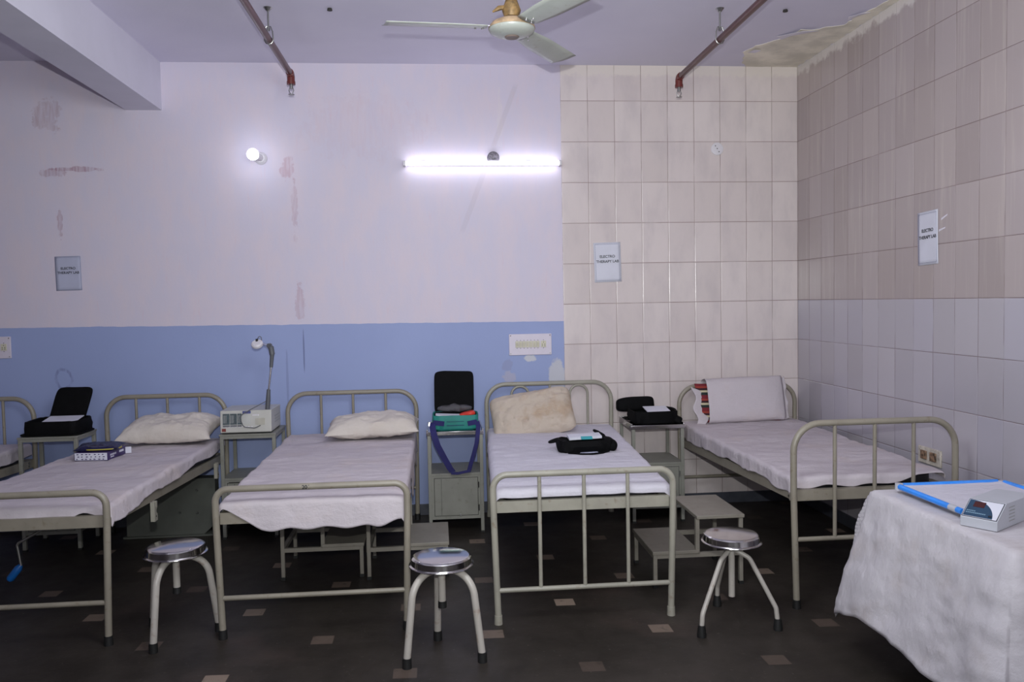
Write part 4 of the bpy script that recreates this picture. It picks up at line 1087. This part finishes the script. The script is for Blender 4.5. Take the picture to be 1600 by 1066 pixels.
# ------------------------------------------------------------------ clothed table with the weighing scale
tx0, tx1, ty0, ty1, tz = -.935, -.05, -3.70, -2.83, .752
t_ = thing('side_table', ((tx0+tx1)/2, (ty0+ty1)/2, 0), 'table hidden under the white tablecloth in the right foreground', 'table')
obj('table_top', MB().bx(tx0+.01, tx1-.01, ty0+.01, ty1-.01, tz-.03, tz-.003), 'bed_metal', t_, bevel=.003)
for xx in (tx0+.27, tx1-.06):
    for yy in (ty0+.12, ty1-.12): obj('leg', MB().tube([(xx, yy, 0), (xx, yy, tz-.03)], .014, 12), 'bed_metal', t_)
mpT = lambda x, y, z: Vector(((tx0+tx1)/2+x, y, z))
o = cloth('tablecloth', (tx1-tx0)/2, ty0, ty1, tz+.002, lambda t: .515+.02*sin(t*6)+.03*sm(.75, 1, t)-.0*t, c_(.04), lambda t: .56, lambda t: .55-.45*sm(.9, 1, t), mpT, 'tablecloth',
          r=.014, flare=.25, fold=.022, foldf=3.2, ck=.10, crease=.016, amp=.0025, seed=6.2, org=(-.5, -3.26, .5), ny=60, nx=40, nd=34, solid=.0025)
tag(o, 'creased white tablecloth hanging to near the floor in the right foreground', 'tablecloth')

t_ = thing('weighing_scale', (-.63, -3.08, tz), 'electronic weighing scale with blue-edged plastic-covered tray on the clothed table', 'weighing scale')
sx0, sx1, sy0, sy1, sz = -.868, -.40, -3.335, -2.895, tz+.006
obj('tray_base', MB().bx(sx0+.05, sx1-.05, sy0+.05, sy1-.04, sz, sz+.018), 'scale_grey', t_, bevel=.004)
def trayf(u, v):
    x, y = sx0+(sx1-sx0)*u, sy0+(sy1-sy0)*v
    return Vector((x, y, sz+.020+.012*(abs(2*u-1)**8+abs(2*v-1)**8)*.5+.0012*noise.noise(Vector((x*18, y*18, 0)))))
obj('tray', MB().grid(30, 30, trayf), 'sheet_b', t_, solid=.004)
for pts in ([(sx0, sy0+.075, sz+.026), (sx0, sy1-.02, sz+.026)], [(sx0, sy0+.002, sz+.026), (sx0, sy0+.035, sz+.026)], [(sx0+.02, sy1, sz+.026), (sx1-.02, sy1, sz+.026)], [(sx1, sy0+.02, sz+.026), (sx1, sy1-.02, sz+.026)]):
    obj('blue_edging', MB().tube(pts, [(.012, .012)]*2, 14), 'blue_tape', t_)
obj('edge_joint', MB().tube([(sx0, sy0+.033, sz+.026), (sx0, sy0+.078, sz+.026)], .0128, 14), 'scale_grey', t_)
obj('corner_cap', MB().lathe([(0, -.014), (.016, -.014), (.016, .014), (0, .014)], (sx0+.004, sy1-.004, sz+.024), 16), 'scale_grey', t_)
def wrapg(u, v):
    x, y = sx0-.014+(sx1-sx0+.028)*u, sy0-.014+(sy1-sy0+.028)*v
    return Vector((x, y, sz+.041+.006*noise.noise(Vector((x*10, y*10, 4)))-.026*max(0, abs(2*u-1)**14, abs(2*v-1)**14)))
obj('plastic_cover', MB().grid(34, 34, wrapg), 'wrap', t_)
# wedge-shaped display housing
Aa = Vector((-.925, -3.402, tz+.004)); Bb = Vector((-.858, -3.508, tz+.004)); ux = (Bb-Aa).normalized(); WL = (Bb-Aa).length; uy = Vector((-ux.y, ux.x, 0)).normalized(); 
if uy.x < 0: uy = -uy
fr2 = lambda u, v, w_: Aa+uy*u+Vector((0, 0, v))+ux*w_
prof = [(0, 0), (0, .034), (.075, .088), (.30, .088), (.30, 0)]
hs = obj('display_housing', MB().prism(prof, WL, fr2), 'scale_grey', t_, smooth=False, bevel=.002)
sl = Vector((.075, .054)); sll = sl.length; sd = sl/sll; sn = Vector((-sd.y, sd.x))
def fp_(a, b, k):     # a along the front edge 0..WL, b up the slope 0..sll
    q = Vector((0, .034))+sd*b+sn*k
    return Aa+uy*q.x+Vector((0, 0, q.y))+ux*a
pn = obj('panel_border', MB().prism([(.003, .003), (WL-.003, .003), (WL-.003, sll-.003), (.003, sll-.003)], .0008, fp_), 'ink', hs, smooth=False)
obj('panel_face', MB().prism([(.0055, .0055), (WL-.0055, .0055), (WL-.0055, sll-.0055), (.0055, sll-.0055)], .0013, fp_), 'paper', hs, smooth=False)
cv = [(.007, .007)]+[(WL*.80, .007)]+[(WL*.80*(1-(k/12)**2.6*.95), .007+(sll-.016)*(k/12)**.75) for k in range(1, 13)]
cv = [(.007, .007), (WL*.84, .007)]+[(.007+(WL*.84-.007)*cos(k/14*pi/2)**.75, .007+(sll-.014)*sin(k/14*pi/2)**1.25) for k in range(1, 15)]
obj('navy_swoosh', MB().prism(cv, .0020, fp_), 'scale_navy', hs, smooth=False)
obj('display_window', MB().prism([(.026, sll-.040), (.064, sll-.040), (.064, sll-.014), (.026, sll-.014)], .0030, fp_), 'dark_red', hs, smooth=False)
d = MB()
for k, (n_, s0_, b0_) in enumerate(((5, .012, .030), (11, .012, .021))):
    for q in range(n_): d.prism([(s0_+q*.0062, b0_), (s0_+q*.0062+.0045, b0_), (s0_+q*.0062+.0045, b0_+.0045), (s0_+q*.0062, b0_+.0045)], .0024, fp_)
obj('panel_lettering', d, plain('pale_print', S(120, 150, 170), .5), hs, smooth=False)
obj('knob', MB().lathe([(0, 0), (.006, 0), (.005, .003), (0, .003)], fp_(WL*.76, .018, .002), 12), 'ink', hs)
d = MB()
for k in range(5): d.box(Bb+uy*(.09+.0)+Vector((0, 0, .022+k*.012))+ux*.0005+uy*.03, (.045, .002, .003), Matrix.Rotation(atan2(uy.y, uy.x), 3, 'Z'))
obj('side_vents', d, 'machine_side', hs)
